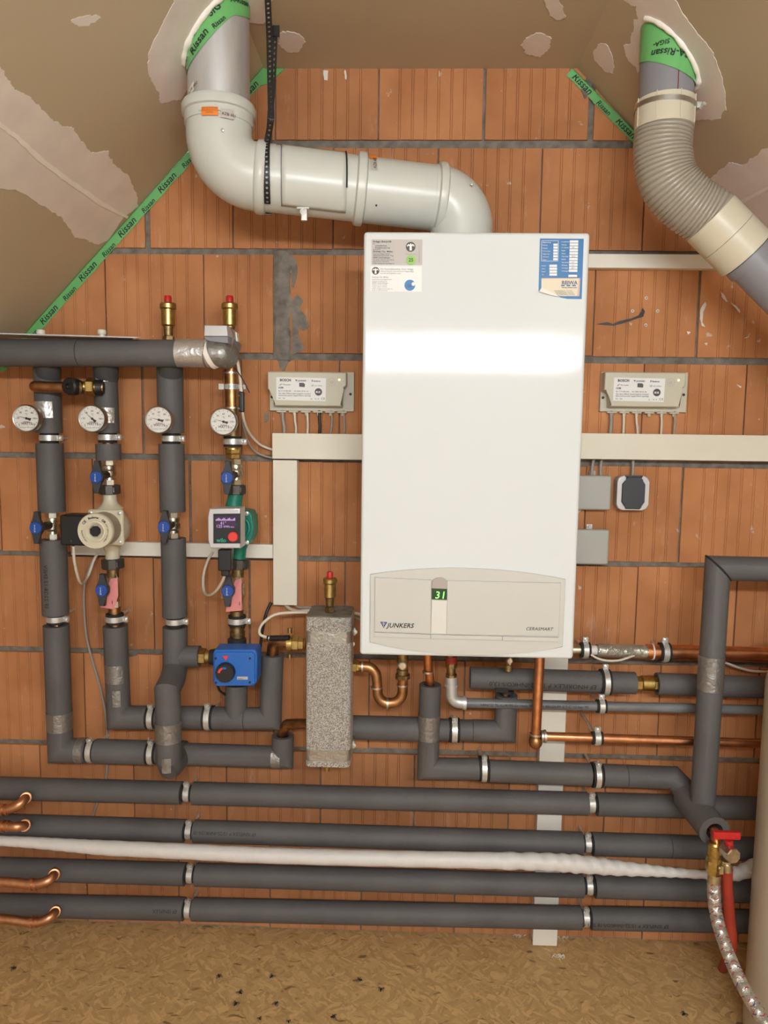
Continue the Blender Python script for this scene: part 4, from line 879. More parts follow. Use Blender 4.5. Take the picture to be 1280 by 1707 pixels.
# ================================================================== PIPE HELPERS
def clamp(c, ax, r, ear, label, group='pipe clamps', w=.013, rod=True, rubber=.0045):
    """two-part pipe clamp with rubber lining; ear = direction of the screw lugs"""
    c = V(c); ax = V(ax).normalized(); ear = V(ear); ear = (ear-ax*ear.dot(ax)).normalized()
    t = thing('pipe_clamp', label, 'clamp', c, group)
    part(MB().ring(c, ax, r, r+rubber, w*1.9, 28), 'rubber_lining', 'rubber', t)
    part(MB().ring(c, ax, r+rubber*.6, r+rubber+.0016, w, 28).ring(c, ax, r+rubber, r+rubber+.0024, w*.35, 28), 'band', 'zinc', t)
    R = Matrix((ear, ax.cross(ear), ax)).transposed(); out = -Y-ax*(-Y).dot(ax)
    out = out.normalized() if out.length > .1 else Z
    e = c+ear*(r+rubber+.006)
    part(MB().box(e+out*.0028, (.014, .0018, w), R).box(e-out*.0028, (.014, .0018, w), R), 'lug', 'zinc', t, smooth=False)
    side = R @ Y; side = side if side.y < 0 else -side
    part(MB().lathe([(.0052, 0), (.0052, .003), (.0025, .0042), (.0001, .0036)], e+side*.0035+ear*.002, side, 12).lathe([(.0028, 0), (.0028, .014)], e-side*.008+ear*.002, side, 8), 'screw', 'zinc', t)
    if rod: part(MB().sweep([V((c.x, c.y+r+rubber, c.z)), V((c.x, .004, c.z))], .004, 8), 'threaded_rod', 'zinc', t)
    return t
def sleeve(parent, pts, r, hollow=None, n=32, m='foam', name='insulation_sleeve'):
    return part(MB().sweep(pts, r, n, hollow=hollow), name, m, parent, ang=.5)
def wrapstrip(parent, a, ax, r, length, m='foilgrey', name='tape_wrap', th=None, e=.0009):
    a = V(a); ax = V(ax).normalized(); x, y, d = frame_of(ax); mb = MB(); n = 28; full = th is None
    up = Z if abs(ax.z) < .7 else X; out = ax.cross(up); out = out if out.y < 0 else -out
    t0, t1 = (0, 2*math.pi) if full else th
    for i in range(9):
        for k in range(n+1):
            t = lerp(t0, t1, k/n); j = e+.0007*mnoise.noise(V((i*1.3, k*.6, a.x*50)))
            mb.v.append(a+ax*(length*i/8+.001*mnoise.noise(V((k*.9, i, 3))))+(out*math.cos(t)+up*math.sin(t))*(r+j))
    for i in range(8):
        for k in range(n): q_ = i*(n+1)+k; mb.f.append((q_, q_+1, q_+n+2, q_+n+1))
    return part(mb, name, m, parent, ang=1.3)
DV = .10; RV = .031
def VL(x0, y0, x1, y1, d=DV):
    """axis of an upright pipe: returns f(y) -> world point, kept truly vertical in depth"""
    return lambda y: P(lerp(x0, x1, (y-y0)/(y1-y0)), y, d)
# ================================================================== UPRIGHT PIPES V1..V4
g1 = VL(78, 615, 101, 1250); gcor = g1(1251); e1 = P(500, 1262, DV)
PR = 'upright insulated pipes on the left'
v1 = thing('insulated_pipe', 'leftmost upright grey insulated pipe, turning right along the bottom to the silver vessel', 'pipe', gcor, PR)
cpl = P(471, 1262, DV)
part(MB().sweep([g1(600), gcor, cpl, P(472, 1215, DV)]+bend(P(472, 1228, DV), P(478, 1207, DV+.01), P(512, 1206, DV+.04), .012, 6)+[P(514, 1206, DV+.04)], .0125, 20), 'copper_pipe', 'copper_old', v1, ang=1.0)
sleeve(v1, [g1(590), g1(722)], RV-.001); sleeve(v1, [g1(739), g1(853)], RV, .5); sleeve(v1, [g1(899), g1(1024)], RV, .5)
h1 = lambda x: P(x, lerp(1250, 1262, (x-103)/(471-103)), DV)
sleeve(v1, [g1(1042), gcor, h1(146)], RV*.98, .5); sleeve(v1, [h1(160), h1(246)], RV*.96, .5); sleeve(v1, [h1(262), h1(471), P(471.5, 1226, DV)], RV*.86, .6)
wrapstrip(v1, g1(1215), g1(1180)-g1(1215), RV*.98, .045, 'foilgrey'); wrapstrip(v1, h1(130), X, RV*.98, .02, 'foilgrey')
wrapstrip(v1, g1(697), Z, RV, .038, 'foil', 'foil_patch', (-.75, .75)); wrapstrip(v1, h1(458)-X*.006, (h1(471)-h1(460)), RV*.86, .022, 'foilgrey', th=(-2.4, .9)) 
text('EF 22/28-13 ENEV', .014, 'foamprint', v1, fn=cyl_map(g1(1010), g1(930)-g1(1010), RV, X, 0, -.35), shear=0)
g2 = VL(173, 560, 198, 1190); c2 = P(198, 1196, DV); c2b = P(451, 1198, DV)
v2 = thing('insulated_pipe', 'second upright grey insulated pipe from the left, above and below the cream pump', 'pipe', c2, PR)
part(MB().sweep([g2(590), g2(770)], .0125, 18), 'copper_pipe', 'copper_old', v2); 
sleeve(v2, [g2(590), g2(722)], RV*.88); sleeve(v2, [g2(740), g2(767)], RV*.93, .5)
part(MB().sweep([g2(1012), c2, c2b, P(454, 1095, DV)]+bend(P(454, 1095, DV), P(456, 1068, DV+.01), P(510, 1072, DV+.03), .022, 8)+[P(512, 1073, DV+.03)], .0145, 20), 'copper_pipe', 'copper_old', v2, ang=1.0)
sleeve(v2, [g2(1043), c2, P(246, 1196, DV)], RV*.93, .5); sleeve(v2, [P(262, 1196, DV), P(340, 1196, DV)], RV*.9, .5)
sleeve(v2, [P(356, 1197, DV), P(408.3, 1197.5, DV)], RV*.9, .5); sleeve(v2, [P(409, 1197.5, DV), c2b, P(454, 1091, DV)], RV*.87, .6)
sleeve(v2, [P(393, 1198, DV), P(394, 1140, DV)], RV*.88)
wrapstrip(v2, g2(705), Z, RV*.88, .035, 'foil', 'foil_patch', (-.5, 1.0)); wrapstrip(v2, g2(637), Z, RV*.88, .025, 'foil', 'foil_patch', (-.5, .6))
wrapstrip(v2, g2(1135), Z, RV*.93, .045, 'foilgrey', 'foil_patch', (-.9, .9)); wrapstrip(v2, g2(1172), Z, RV*.93, .04, 'foilgrey', 'foil_patch', (-.1, .55))
g3 = VL(283, 615, 292, 1050); a3 = P(292, 1118, DV)
v3 = thing('insulated_pipe', 'third upright grey insulated pipe from the left, looping forward past the lower pipes', 'pipe', g3(1050), PR)
part(MB().sweep([g3(600), g3(1040), a3], .0125, 18), 'copper_pipe', 'copper_old', v3)
sleeve(v3, [g3(590), g3(722)], RV*.98); sleeve(v3, [g3(740), g3(853)], RV*.97, .5); sleeve(v3, [g3(897), g3(1027)], RV*.95, .5)
RL = .0295; b3 = P(280, 1140, DV+.085); zlow = P(292, 1258, DV).z
lpts = [g3(1045), a3, a3+V((0, -.028, -.012)), V((a3.x, b3.y, b3.z+.004)), V((a3.x, b3.y, b3.z-.030))]
lpts = [g3(1045), P(292, 1112, DV), P(288, 1132, DV+.035), P(279, 1150, DV+.085), P(280, 1172, DV+.085)]
loop = sleeve(v3, lpts+[P(281, 1262, DV+.085), P(285, 1275, DV+.06), V((P(281, 1262, DV+.085).x, -DV+.0, zlow))], RL, .5)
sleeve(v3, [P(292, 1094, DV), P(333, 1094, DV)], RV*.84, .6)
wrapstrip(v3, P(280.7, 1234, DV+.085), Z, RL, .046, 'foilgrey'); wrapstrip(v3, P(281, 1280, DV+.085), Z, RL, .035, 'foilgrey', 'foil_patch', (-.2, .5))
sleeve(v3, [P(296, 1257, DV), P(308, 1258, DV)], RV*1.08, n=28)
part(MB().lathe([(.021, 0), (.021, .019), (.016, .020), (.016, .024)], P(330, 1094, DV), X, 6).lathe([(.017, .02), (.017, .040), (.013, .041), (.013, .055)], P(330, 1094, DV), X, 20), 'brass_union', 'brass', v3, ang=.5)
g4 = VL(384.5, 590, 396, 1060)
v4 = thing('copper_pipe', 'bare upright copper pipe with brass fittings running down to the green pump', 'pipe', g4(1040), PR)
part(MB().sweep([g4(588), g4(678)], .0155, 24), 'pipe', 'copper_old', v4); part(MB().sweep([g4(678), g4(727)], .0165, 24), 'tee_fitting', 'brass_old', v4)
for yy in (622, 680): part(MB().ring(g4(yy), Z, .015, .0178, .004), 'solder_joint', 'solder', v4)
part(MB().lathe([(.017, 0), (.0185, .002), (.0185, .010), (.017, .012), (.0195, .014), (.0195, .024), (.016, .026)], g4(765), Z, 6).ring(g4(748), Z, .014, .019, .004), 'hex_fitting', 'brass', v4, ang=.5)
part(MB().sweep([g4(1018), g4(1066)], .0155, 24).ring(g4(1046), Z, .012, .0185, .004).ring(g4(1056), Z, .012, .018, .012), 'brass_nipple', 'brass_old', v4)
part(MB().ring(g4(600), Z, .015, .019, .010), 'elbow_socket', 'brass_old', v4)

# ---- header pipe on top
hd = thing('insulated_pipe', 'thick horizontal grey insulated header across the tops of the upright pipes', 'pipe', P(150, 610, .15), 'header')
HD = .155; RH = .0305; hy = lambda x: 588+x*.0035
sleeve(hd, [P(-60, 588, HD), P(133, hy(133), HD)], RH+.0005, n=40); sleeve(hd, [P(134, hy(134), HD), P(303, hy(303), HD)], RH, n=40)
foilw = sleeve(hd, [P(296, 588.5, HD), P(350, 589, HD)], RH+.0012, n=40, m='foil', name='foil_wrap')
mb = MB().sweep(smooth_path([P(344, 589, HD), P(356, 590, HD), P(372, 590, HD-.01), P(382, 594, HD-.03)], 5), [RH+.001+.0015*math.sin(k*1.7) for k in range(15)]+[.018], 28)
part(mb, 'tape_end_wrap', 'foilgrey', hd, ang=1.2)
part(MB().ring(P(352, 590, HD), V((1, -.15, .35)), RH+.0015, RH+.0035, .011, 36), 'strap_ring', 'plaster_light', hd)
for px, dz in ((80, 0), (177, 0), (284, 0)): sleeve(hd, [P(px, 600, HD-.03), P(px, 630, DV)], RV*.9, n=28, m='foam_dark', name='tee_branch')
part(MB().sweep([P(384, 600, DV+.035), P(384, 602, DV)], .012, 16).ring(P(384, 602, DV+.035), Y, .0075, .0125, .006, 20), 'end_fitting', 'brass_old', hd)
sheet = thing('paper_sheet', 'white printed sheets lying on top of the header pipe', 'paper', P(110, 560, .16), 'paper')
zs = P(100, 562.5, HD+.03).z
for k in range(3):
    a = zs+.0012*k; mb = MB().prism([V((P(-60, 555, .2).x, -.205+.004*k, a+.0015+.004)), V((P(228+3*k, 563, .19).x, -.195+.004*k, a-.001)), V((P(214, 563, .08).x, -.07, a+.010)), V((P(-60, 560, .08).x, -.07, a+.012))], (0, 0, .0008))
    part(mb, 'sheet', 'paper', sheet, smooth=False)
for px, lb in ((68, 'small cream cap poking up behind the paper, left one'), (170, 'small cream cap poking up behind the paper, right one')):
    c = P(px, 552, .10); single(MB().lathe([(.006, -.03), (.006, -.008), (.0095, -.007), (.0095, .001), (.008, .003), (.0001, .003)], c, Z, 18), 'cream_plug', 'trunk_white', lb, 'plug', 'plugs behind the paper')
# ---- box on the header end
q0 = P(340, 542, .175)
def act_box():
    t = thing('valve_motor', 'white and grey zone valve motor box at the end of the header pipe', 'valve motor', P(368, 580, .14))
    d = .175; W_ = lambda x, y, dd=d: P(320+x/6.5625, 520+y/6.5625, dd)
    back = (0, .075, 0)
    part(MB().prism([W_(135, 145), W_(380, 148), W_(392, 265), W_(130, 265)], back, .002), 'upper_shell', 'silver', t)
    part(MB().prism([W_(130, 267), W_(392, 267), W_(395, 345), W_(180, 318), W_(135, 292)], back, .002), 'lower_shell', 'pvc', t)
    part(MB().prism([W_(384, 150, .17), W_(440, 200, .14), W_(452, 290, .14), W_(394, 266, .17)], (0, .05, 0), .001), 'side_cover', 'silver', t)
    part(MB().prism([W_(394, 268, .17), W_(454, 292, .14), W_(500, 340, .13), W_(480, 410, .13), W_(440, 400, .13), W_(397, 345, .17)], (0, .04, 0), .001), 'side_shell', 'pvc', t)
    part(MB().prism([W_(470, 215, .12), W_(490, 225, .12), W_(500, 325, .12), W_(478, 320, .12)], (0, .02, 0), .001), 'end_plate', 'trunk_white', t)
    part(MB().prism([W_(380, 345, .15), W_(440, 370, .13), W_(425, 500, .13), W_(385, 480, .13)], (0, .03, 0), .001), 'bracket', 'dark', t)
    part(MB().sweep(smooth_path([W_(430, 175, .145), W_(450, 240, .175), W_(445, 330, .18), W_(425, 430, .165)], 6), .0016, 8), 'wire_clip', 'steel', t)
act_box()
# ---- overflow valve between pipes 1 and 2
OV = thing('bypass_valve', 'brass bypass valve with a black cap bridging the two leftmost pipes under the header', 'valve', P(115, 650, .15))
part(MB().sweep([P(70, 645, DV)]+bend(P(60, 645, DV), P(58, 644, .155), P(120, 646, .155), .014, 6)+[P(110, 646, .155)], .0125, 20), 'elbow_pipe', 'copper_old', OV, ang=1)
part(MB().lathe([(.0115, 0), (.0115, .02), (.014, .021), (.014, .030)], P(98, 646, .155), X, 20), 'inlet', 'brass_old', OV)
part(MB().sweep([P(116, 646, .155), P(128, 646, .155), P(132, 646, .135)], .017, 20), 'body', 'brass_old', OV)
part(MB().lathe([(.019, 0), (.020, .006), (.020, .022), (.017, .026), (.007, .026), (.007, .020), (.0001, .020)], P(127, 645, .155), V((-.35, -1, 0)), 24), 'cap', 'black', OV)
part(MB().lathe([(.0045, 0), (.004, .003), (.0001, .0035)], P(124, 644.5, .178), V((-.35, -1, 0)), 14), 'cap_screw', 'brass', OV)
part(MB().lathe([(.019, 0), (.021, .002), (.021, .016), (.019, .018)], P(145, 645, .15), V((1, .1, 0)), 6).sweep([P(140, 645, .15), P(172, 646, .14)], .0135, 18), 'union_nut', 'brass', OV, ang=.5)
part(MB().lathe([(.018, 0), (.018, .014), (.012, .018)], P(160, 646, .14), V((1, .2, 0)), 20), 'outlet_cap', 'black', OV)

# ---- air vents
def vent(label, px, ytop, ybase, d, sc=1.0, parent=None):
    c = P(px, ybase, d); top = P(px, ytop, d); h = (top-c).length
    t = thing('air_vent', label, 'air vent', c, 'brass air vents with red caps'); s = h/72.0
    part(MB().lathe([(9*s, 0), (9*s, 10*s), (6.5*s, 11*s), (6.5*s, 13*s)], c, Z, 6), 'base_nut', 'brass_old', t, ang=.5)
    part(MB().lathe([(7*s, 12*s), (7.5*s, 22*s), (8*s, 25*s)], c, Z, 20), 'neck', 'brass_old', t)
    part(MB().lathe([(8*s, 25*s), (10.5*s, 27*s), (10.5*s, 50*s), (12.5*s, 52*s), (12.5*s, 58*s), (11*s, 60*s), (5*s, 61*s), (.001, 61*s)], c, Z, 28), 'body', 'brass', t, ang=.5)
    part(MB().lathe([(5.6*s, 61*s), (5.6*s, 69*s), (4.6*s, 71*s), (.001, 71*s)], c, Z, 14), 'cap', 'red', t)
vent('brass air vent with red cap above the header pipe, left one', 281, 492, 572, .125)
vent('brass air vent with red cap above the valve motor box', 383.5, 492, 572, .10)
vent('brass air vent with red cap on top of the silver vessel', 549.5, 952, 1020, .19)

# ---- thermometers
def thermo(label, px, py, pipe, ang=107):
    c = P(px, py, .178); r = M(23.2, c); t = thing('dial_thermometer', label, 'thermometer', c, 'dial thermometers')
    part(MB().lathe([(r*.93, -.016), (r*.96, -.002), (r, -.001), (r, .004), (r*.95, .006), (r*.90, .005), (r*.89, .002), (r*.89, -.003), (.0001, -.003)], c, -Y, 40), 'case', 'steel', t, ang=.7)
    part(MB().lathe([(r*.895, 0), (r*.895, .0015)], c-Y*.0005, -Y, 40), 'dial', 'white', t)
    fy = -Y*.0023; mb = MB()
    for k in range(13):
        a = math.radians(225-270*k/12); mb.box(c+fy+V((math.cos(a), 0, math.sin(a)))*r*.78, (r*(.10 if k % 2 else .07), .0004, r*.03), Matrix.Rotation(-a, 3, 'Y'))
    part(mb, 'scale_marks', 'textgrey', t, smooth=False)
    for s_, x, y in (('0', -.55, -.45), ('20', -.62, 0.02), ('40', -.42, .42), ('60', 0, .55), ('80', .42, .40), ('100', .58, 0.0), ('120', .50, -.42), ('°C', 0, .30)): text(s_, r*.19, 'textgrey', t, c+fy+V((x*r, 0, (y-.06)*r)), align='CENTER')
    text('WATTS', r*.24, 'textgrey', t, c+fy+V((0, 0, -.45*r)), align='CENTER', bold=.02); text('AFRISO', r*.15, 'ferrule', t, c+fy+V((0, 0, -.30*r)), align='CENTER'); text('Germany  DIN 16203', r*.12, 'textlight', t, c+fy+V((0, 0, -.68*r)), align='CENTER')
    dv = V((math.cos(math.radians(90+ang-33)), 0, math.sin(math.radians(90+ang-33)))); pv = V((-dv.z, 0, dv.x)); n0 = c-Y*.0032
    part(MB().prism([n0+pv*r*.025, n0+dv*r*.72, n0-pv*r*.025], (0, .0005, 0)).prism([n0+pv*r*.04, n0-dv*r*.30+pv*r*.10, n0-dv*r*.34-pv*r*.10, n0-pv*r*.04], (0, .0005, 0)).lathe([(r*.09, 0), (r*.07, .001)], n0, -Y, 14), 'needle', 'text', t, smooth=False)
    part(MB().lathe([(r*.90, 0), (r*.90, .0006)], c-Y*.0042, -Y, 32), 'glass', 'glass', t)
    part(MB().sweep([c+Y*.014, V((pipe.x, pipe.y-.01, c.z))], .0065, 14).sweep([c+Y*.012, c+Y*.024+(V((pipe.x, 0, c.z))-V((c.x, 0, c.z)))*.2], .0095, 14), 'stem', 'brass_old', t)
thermo('round thermometer on the leftmost pipe under the header, needle near the left', 45, 697.5, g1(700), 109)
thermo('round thermometer on the second pipe, needle pointing up left', 154.5, 698, g2(700), 82)
thermo('round thermometer on the third pipe', 265.5, 700, g3(700), 109)
thermo('round thermometer on the bare copper pipe', 373, 703, g4(705), 108)
# ---- clamps on the uprights
CL = 'clamps on the upright pipes'; ear = V((1, -.15, 0))
for gg, yy, lb in ((g1, 730, 'pipe clamp on the leftmost pipe, under its thermometer'), (g1, 1031, 'pipe clamp low on the leftmost pipe'), (g2, 729, 'pipe clamp on the second pipe, under its thermometer'), (g3, 731, 'pipe clamp on the third pipe, under its thermometer'), (g3, 1035, 'pipe clamp low on the third pipe')):
    clamp(gg(yy), Z, .0165, ear, lb, CL)
clamp(P(191.5, 1031, DV), Z, .0165, ear, 'pipe clamp on the second pipe, under the pink tag', CL)
clamp(g4(736), Z, .0165, ear, 'pipe clamp on the copper pipe, under its thermometer', CL)
clamp(g4(1034), Z, .0165, ear, 'pipe clamp under the pink tag on the copper pipe', CL)
c = g4(645); t = thing('hose_clamp', 'slotted worm-drive clamp holding the black sensor to the copper pipe', 'clamp', c)
part(MB().ring(c, Z, .0160, .0182, .012, 32), 'band', 'zinc', t); part(MB().box(c+V((-.022, -.004, 0)), (.012, .010, .013)).box(c+V((.026, -.004, 0)), (.016, .004, .010)), 'screw_housing', 'steel', t, smooth=False)
mb = MB()
for k in range(7): mb.box(c+V((.0179*math.sin(-.1+.14*k), -.0179*math.cos(-.1+.14*k), 0)), (.0009, .0009, .008))
part(mb, 'slots', 'black', t, smooth=False)
c = P(403, 670, .118); t = thing('pipe_sensor', 'black contact sensor strapped beside the copper pipe', 'sensor', c)
part(MB().rbox(c, (.012, .012, M(34, c)), .003), 'housing', 'black', t); part(MB().lathe([(.004, 0), (.004, .008)], c+V((0, 0, .5*M(34, c))), Z, 10).ball(c+V((-.005, -.006, .014)), .0022, 8).ball(c+V((-.005, -.006, -.016)), .0022, 8), 'rivet', 'steel', t)
# ---- ball valves
def ball_valve(label, b0, b1, cap, hy0=27.0, dark_end=False):
    """b0,b1: top and bottom world points of the body; cap: pixel of blue disc"""
    b0, b1 = V(b0), V(b1); ax = (b1-b0).normalized(); L = (b1-b0).length; c = lerp(b0, b1, .5)
    t = thing('ball_valve', label, 'valve', c, 'ball valves with blue handle caps')
    part(MB().lathe([(.0125, 0), (.0155, .0005), (.0155, .20*L), (.0125, .21*L)], b0, ax, 6), 'upper_hex', 'nickel', t, ang=.5)
    part(MB().lathe([(.0155, .20*L), (.0165, .23*L), (.0165, .34*L), (.0145, .36*L), (.0175, .44*L), (.0175, .62*L), (.0145, .70*L), (.0150, .80*L)], b0, ax, 24), 'body', 'nickel', t, ang=.5)
    part(MB().lathe([(.0150, .79*L), (.0155, .80*L), (.0155, .995*L), (.0125, L)], b0, ax, 6), 'lower_hex', 'nickel', t, ang=.5)
    hc = P(cap[0], cap[1], -c.y+.070); sb = V((c.x, c.y, hc.z*.5+c.z*.5))
    part(MB().sweep([sb, hc+Y*.006], .0095, 18), 'stem', 'black', t)
    up_ = V((.03, 0, 1)).normalized(); rt = up_.cross(Y).normalized(); hl = .0375
    pf = [(-.006, hl), (.006, hl), (.0075, .018), (.0145, .006), (.0145, -.006), (.0075, -.018), (.006, -hl), (-.006, -hl), (-.0075, -.018), (-.0145, -.006), (-.0145, .006), (-.0075, .018)]
    hd_ = part(MB().prism([hc+rt*a+up_*b for a, b in pf], (0, .012, 0), .0015), 'handle', 'dark', t, ang=.5)
    part(MB().lathe([(.0138, 0), (.0138, .0035), (.0128, .0045), (.0001, .0045)], hc+Y*.0005, -Y, 28), 'blue_cap', 'blue', hd_)
    text('Buderus', .0052, 'textwhite', hd_, hc-Y*.0052+rt*.002-up_*.0095, up_, -rt)
VL_ = 'ball valve with blue cap'
ball_valve('ball valve with blue cap on the leftmost pipe', g1(853), g1(899), (60, 880))
ball_valve('ball valve with blue cap above the cream pump', P(181, 767, DV), P(182.5, 808, DV), (160.5, 795.5))
ball_valve('ball valve with blue cap and pink tag below the cream pump', P(188, 960, DV), P(190, 1012, DV), (169.5, 984))
ball_valve('ball valve with blue cap on the third pipe', g3(853), g3(897), (273.5, 878.5))
ball_valve('ball valve with blue cap above the green pump', P(393, 765, DV), P(393.5, 808, DV), (378.5, 796.5))
ball_valve('ball valve with blue cap and pink tag below the green pump', P(396, 960, DV), P(395.5, 1016, DV), (379.5, 985))
part(MB().sweep([g2(765), P(181, 772, DV)], .013, 16), 'pipe_stub', 'copper_old', v2)
for lb, pts, d in (('pink paper tag tied under the cream pump', [(184, 965), (196, 964), (197, 993), (190, 1016), (167, 1012), (176, 985)], .142), ('pink paper tag tied under the green pump', [(392, 967), (402, 965), (403, 1000), (402, 1018), (376.5, 1020), (378, 1008)], .142)):
    t = thing('paper_tag', lb, 'tag', P(*pts[3], d), 'pink tags')
    part(MB().prism([P(x, y, d+.004*math.sin(i*1.7)) for i, (x, y) in enumerate(pts)], (0, .0006, 0)), 'tag', 'pink', t, smooth=False)
    text('1', .012, 'text', t, P(pts[3][0]-5, pts[3][1]-9, d+.006)); part(MB().sweep([P(*pts[1], d), P(pts[1][0]-3, pts[1][1]-8, .12)], .0005, 5), 'string', 'debris', t)
# ---- cream pump
DVp = DV
cp_ = thing('circulation_pump', 'cream circulation pump with a round face on the second pipe', 'pump', P(184, 880, DV), 'circulation pumps')
pt, pb_ = P(183, 822, DV), P(188, 933, DV); ctr = lerp(pt, pb_, .52)
def nut(p, q_, r, parent, n=8, m='nut'):
    a = (q_-p).normalized(); L = (q_-p).length
    return part(MB().lathe([(r*.8, 0), (r, .0015), (r, L-.0015), (r*.85, L)], p, a, n).ring(lerp(p, q_, .5), a, r*.9, r*1.02, L*.5, 8), 'union_nut', m, parent, ang=.5)
nut(P(182.5, 808, DV), P(183.5, 824, DV), .0245, cp_, 10); nut(P(187.5, 931, DV), P(188.5, 948, DV), .0265, cp_, 10)
part(MB().lathe([(.0155, 0), (.0155, .016), (.019, .026), (.030, .036), (.030, .060)], P(183, 822, DV), P(185, 880, DV)-P(183, 822, DV), 24), 'inlet', 'pumpcream', cp_, ang=.8)
part(MB().lathe([(.0165, 0), (.0165, .020), (.020, .030), (.028, .038)], pb_, ctr-pb_, 24), 'outlet', 'pumpcream', cp_, ang=.8)
part(MB().sweep([P(188.5, 946, DV), P(188.5, 962, DV)], .0145, 18), 'nipple', 'brass_old', cp_)
vc = P(181, 879, .10); part(MB().lathe([(.038, -.03), (.046, -.02), (.046, .02), (.040, .032)], vc+X*.002, -Y, 32), 'volute', 'pumpcream', cp_, ang=.7)
fc = P(177, 879, .142); hs = M(30, fc)
part(MB().rbox(fc, (hs*2, .010, hs*2), .006, 3), 'flange', 'pumpcream', cp_)
for sx, sz in ((1, 1), (1, -1), (-1, 1), (-1, -1)): screw(fc+V((sx*hs*.80, -.005, sz*hs*.80)), -Y, .0042, cp_)
f0 = P(158.5, 885.5, .218); r0 = M(30, f0); mc = V((f0.x*.5+fc.x*.5, f0.y, f0.z*.5+fc.z*.5)); mot = V((fc.x-.002, fc.y-.004, fc.z-.002))
f0 = V((mot.x+(f0.x-mot.x)*1.0, f0.y, f0.z))
axm = (f0-mot).normalized()
part(MB().sweep([mot, f0+Y*.006], r0*.97, 40), 'motor', 'pumpcast', cp_, ang=.8)
part(MB().lathe([(r0, -.010), (r0*1.01, -.002), (r0*.97, .001), (r0*.93, .0005), (r0*.92, -.001), (r0*.62, -.001), (r0*.60, .002), (r0*.52, .003), (r0*.36, -.002), (r0*.34, -.006), (.0001, -.006)], f0, -Y, 44), 'face_ring', 'pumpcream', cp_, ang=.7)
part(MB().lathe([(r0*.30, -.004), (r0*.30, .0015), (r0*.26, .003), (.0001, .003)], f0, -Y, 8), 'vent_plug', 'black', cp_, ang=.5)
def arctext(s_, rr, a0, size, parent, m='textgrey', b=0.0):
    def fn(u, v, w_): a = a0-u/rr; return f0-Y*(.0015+w_)+V((math.sin(-a)*-(rr+v), 0, math.cos(a)*(rr+v))) if False else f0-Y*(.0012+w_)+V(((rr+v)*math.cos(a), 0, (rr+v)*math.sin(a)))
    text(s_, size, m, parent, fn=fn, bold=b)
arctext('Buderus', r0*.72, math.radians(118), r0*.17, cp_, 'text', .02); arctext('CE', r0*.70, math.radians(150), r0*.20, cp_, 'textgrey', .02); arctext('GR', r0*.70, math.radians(58), r0*.18, cp_, 'text', .02)
arctext('230V 50Hz 0,35A 80W', r0*.70, math.radians(35), r0*.11, cp_); arctext('UPS 25-60 IP42', r0*.70, math.radians(232), r0*.11, cp_)
jb = P(122, 883, .185)
part(MB().rbox(jb+V((.006, .012, 0)), (M(44, jb), .055, M(51, jb)), .005, 3), 'terminal_box', 'black', cp_); screw(jb+V((.002, -.017, -.024)), -Y, .003, cp_, 'dark')
# ---- green pump
gp = thing('circulation_pump', 'green pump with a silver head, black display and red button on the copper pipe', 'pump', P(392, 880, DV), 'circulation pumps')
nut(P(392.5, 808, DV), P(392.5, 824, DV), .0245, gp, 10); nut(P(398.5, 931, DV), P(397.5, 948, DV), .0235, gp, 10)
part(MB().sweep([P(393, 823, DV), P(391, 835, DV), P(386, 862, DV)], [.0175, .0175, .024], 24), 'inlet', 'green', gp, ang=.9)
part(MB().sweep([P(398.5, 932, DV), P(400, 915, DV), P(402, 890, DV)], [.015, .0155, .026], 24), 'outlet', 'green', gp, ang=.9)
part(MB().sweep([P(397, 946, DV), P(396.5, 962, DV)], .0145, 18), 'nipple', 'brass_old', gp)
gc = P(388, 880, .115)
part(MB().prism([P(x, y, .135) for x, y in [(352, 852), (408, 851), (417, 853), (421, 862), (423, 880), (421, 895), (416, 906), (409, 908), (352, 908)]], (0, .055, 0), .004, 3), 'volute', 'green', gp, ang=.6)
part(MB().sweep(smooth_path([P(407, 864, .138), P(414, 872, .139), P(415, 885, .139), P(408, 897, .138)], 5), .004, 10), 'casting_rib', 'green', gp)
for x, y in ((411, 856), (411.5, 904)): screw(P(x, y, .137), -Y, .0052, gp)
part(MB().sweep([P(383, 880, .13), P(378, 880, .2)], .030, 32), 'motor', 'green', gp)
hp = P(373.5, 880.5, .232); hwid, hhei = M(54, hp), M(66, hp)
part(MB().prism([P(349, 848, .232), P(400, 847.5, .232), P(400.5, 914, .232), P(350, 914, .232), P(346.5, 900, .232), P(346, 862, .232)], (0, .050, 0), .003, 3), 'pump_head', 'silver', gp, ang=.6)
part(MB().prism([P(x, y, .2328) for x, y in ((355.5, 856.5), (400.6, 856), (400.6, 906), (355.5, 906))], (0, .002, 0)), 'front_panel', 'black', gp, smooth=False)
dd = part(MB().prism([P(x, y, .2332) for x, y in ((358.5, 861), (393.5, 861), (393.5, 880), (358.5, 880))], (0, .001, 0)), 'display', 'displaypurple', gp, smooth=False)
wp = P(370, 870, .2336)
for s_, sz, x, y in (('▪▮▪▮▮▪▮▪', 5, 359.5, 867.5), ('▔▔▔▔▔▔▔▔', 5, 359.5, 868.5), ('41°', 6.2, 367, 874.5), ('125', 6, 360, 879.5), ('kWh', 4.4, 372.5, 879.5), ('max', 3.2, 384, 879.5)): 
    if sz == 5: continue
    text(s_, M(sz, wp)*1.2, 'displaytext', dd, P(x, y, .2336))
mb = MB()
for k in range(15): h = (2.0, 3.4, 4.6, 3.0)[k % 4]; mb.prism([P(359.5+2.2*k, 868, .2336), P(361+2.2*k, 868, .2336), P(361+2.2*k, 868-h, .2336), P(359.5+2.2*k, 868-h, .2336)], (0, .0003, 0))
part(mb, 'bar_graph', 'displaytext', dd, smooth=False)
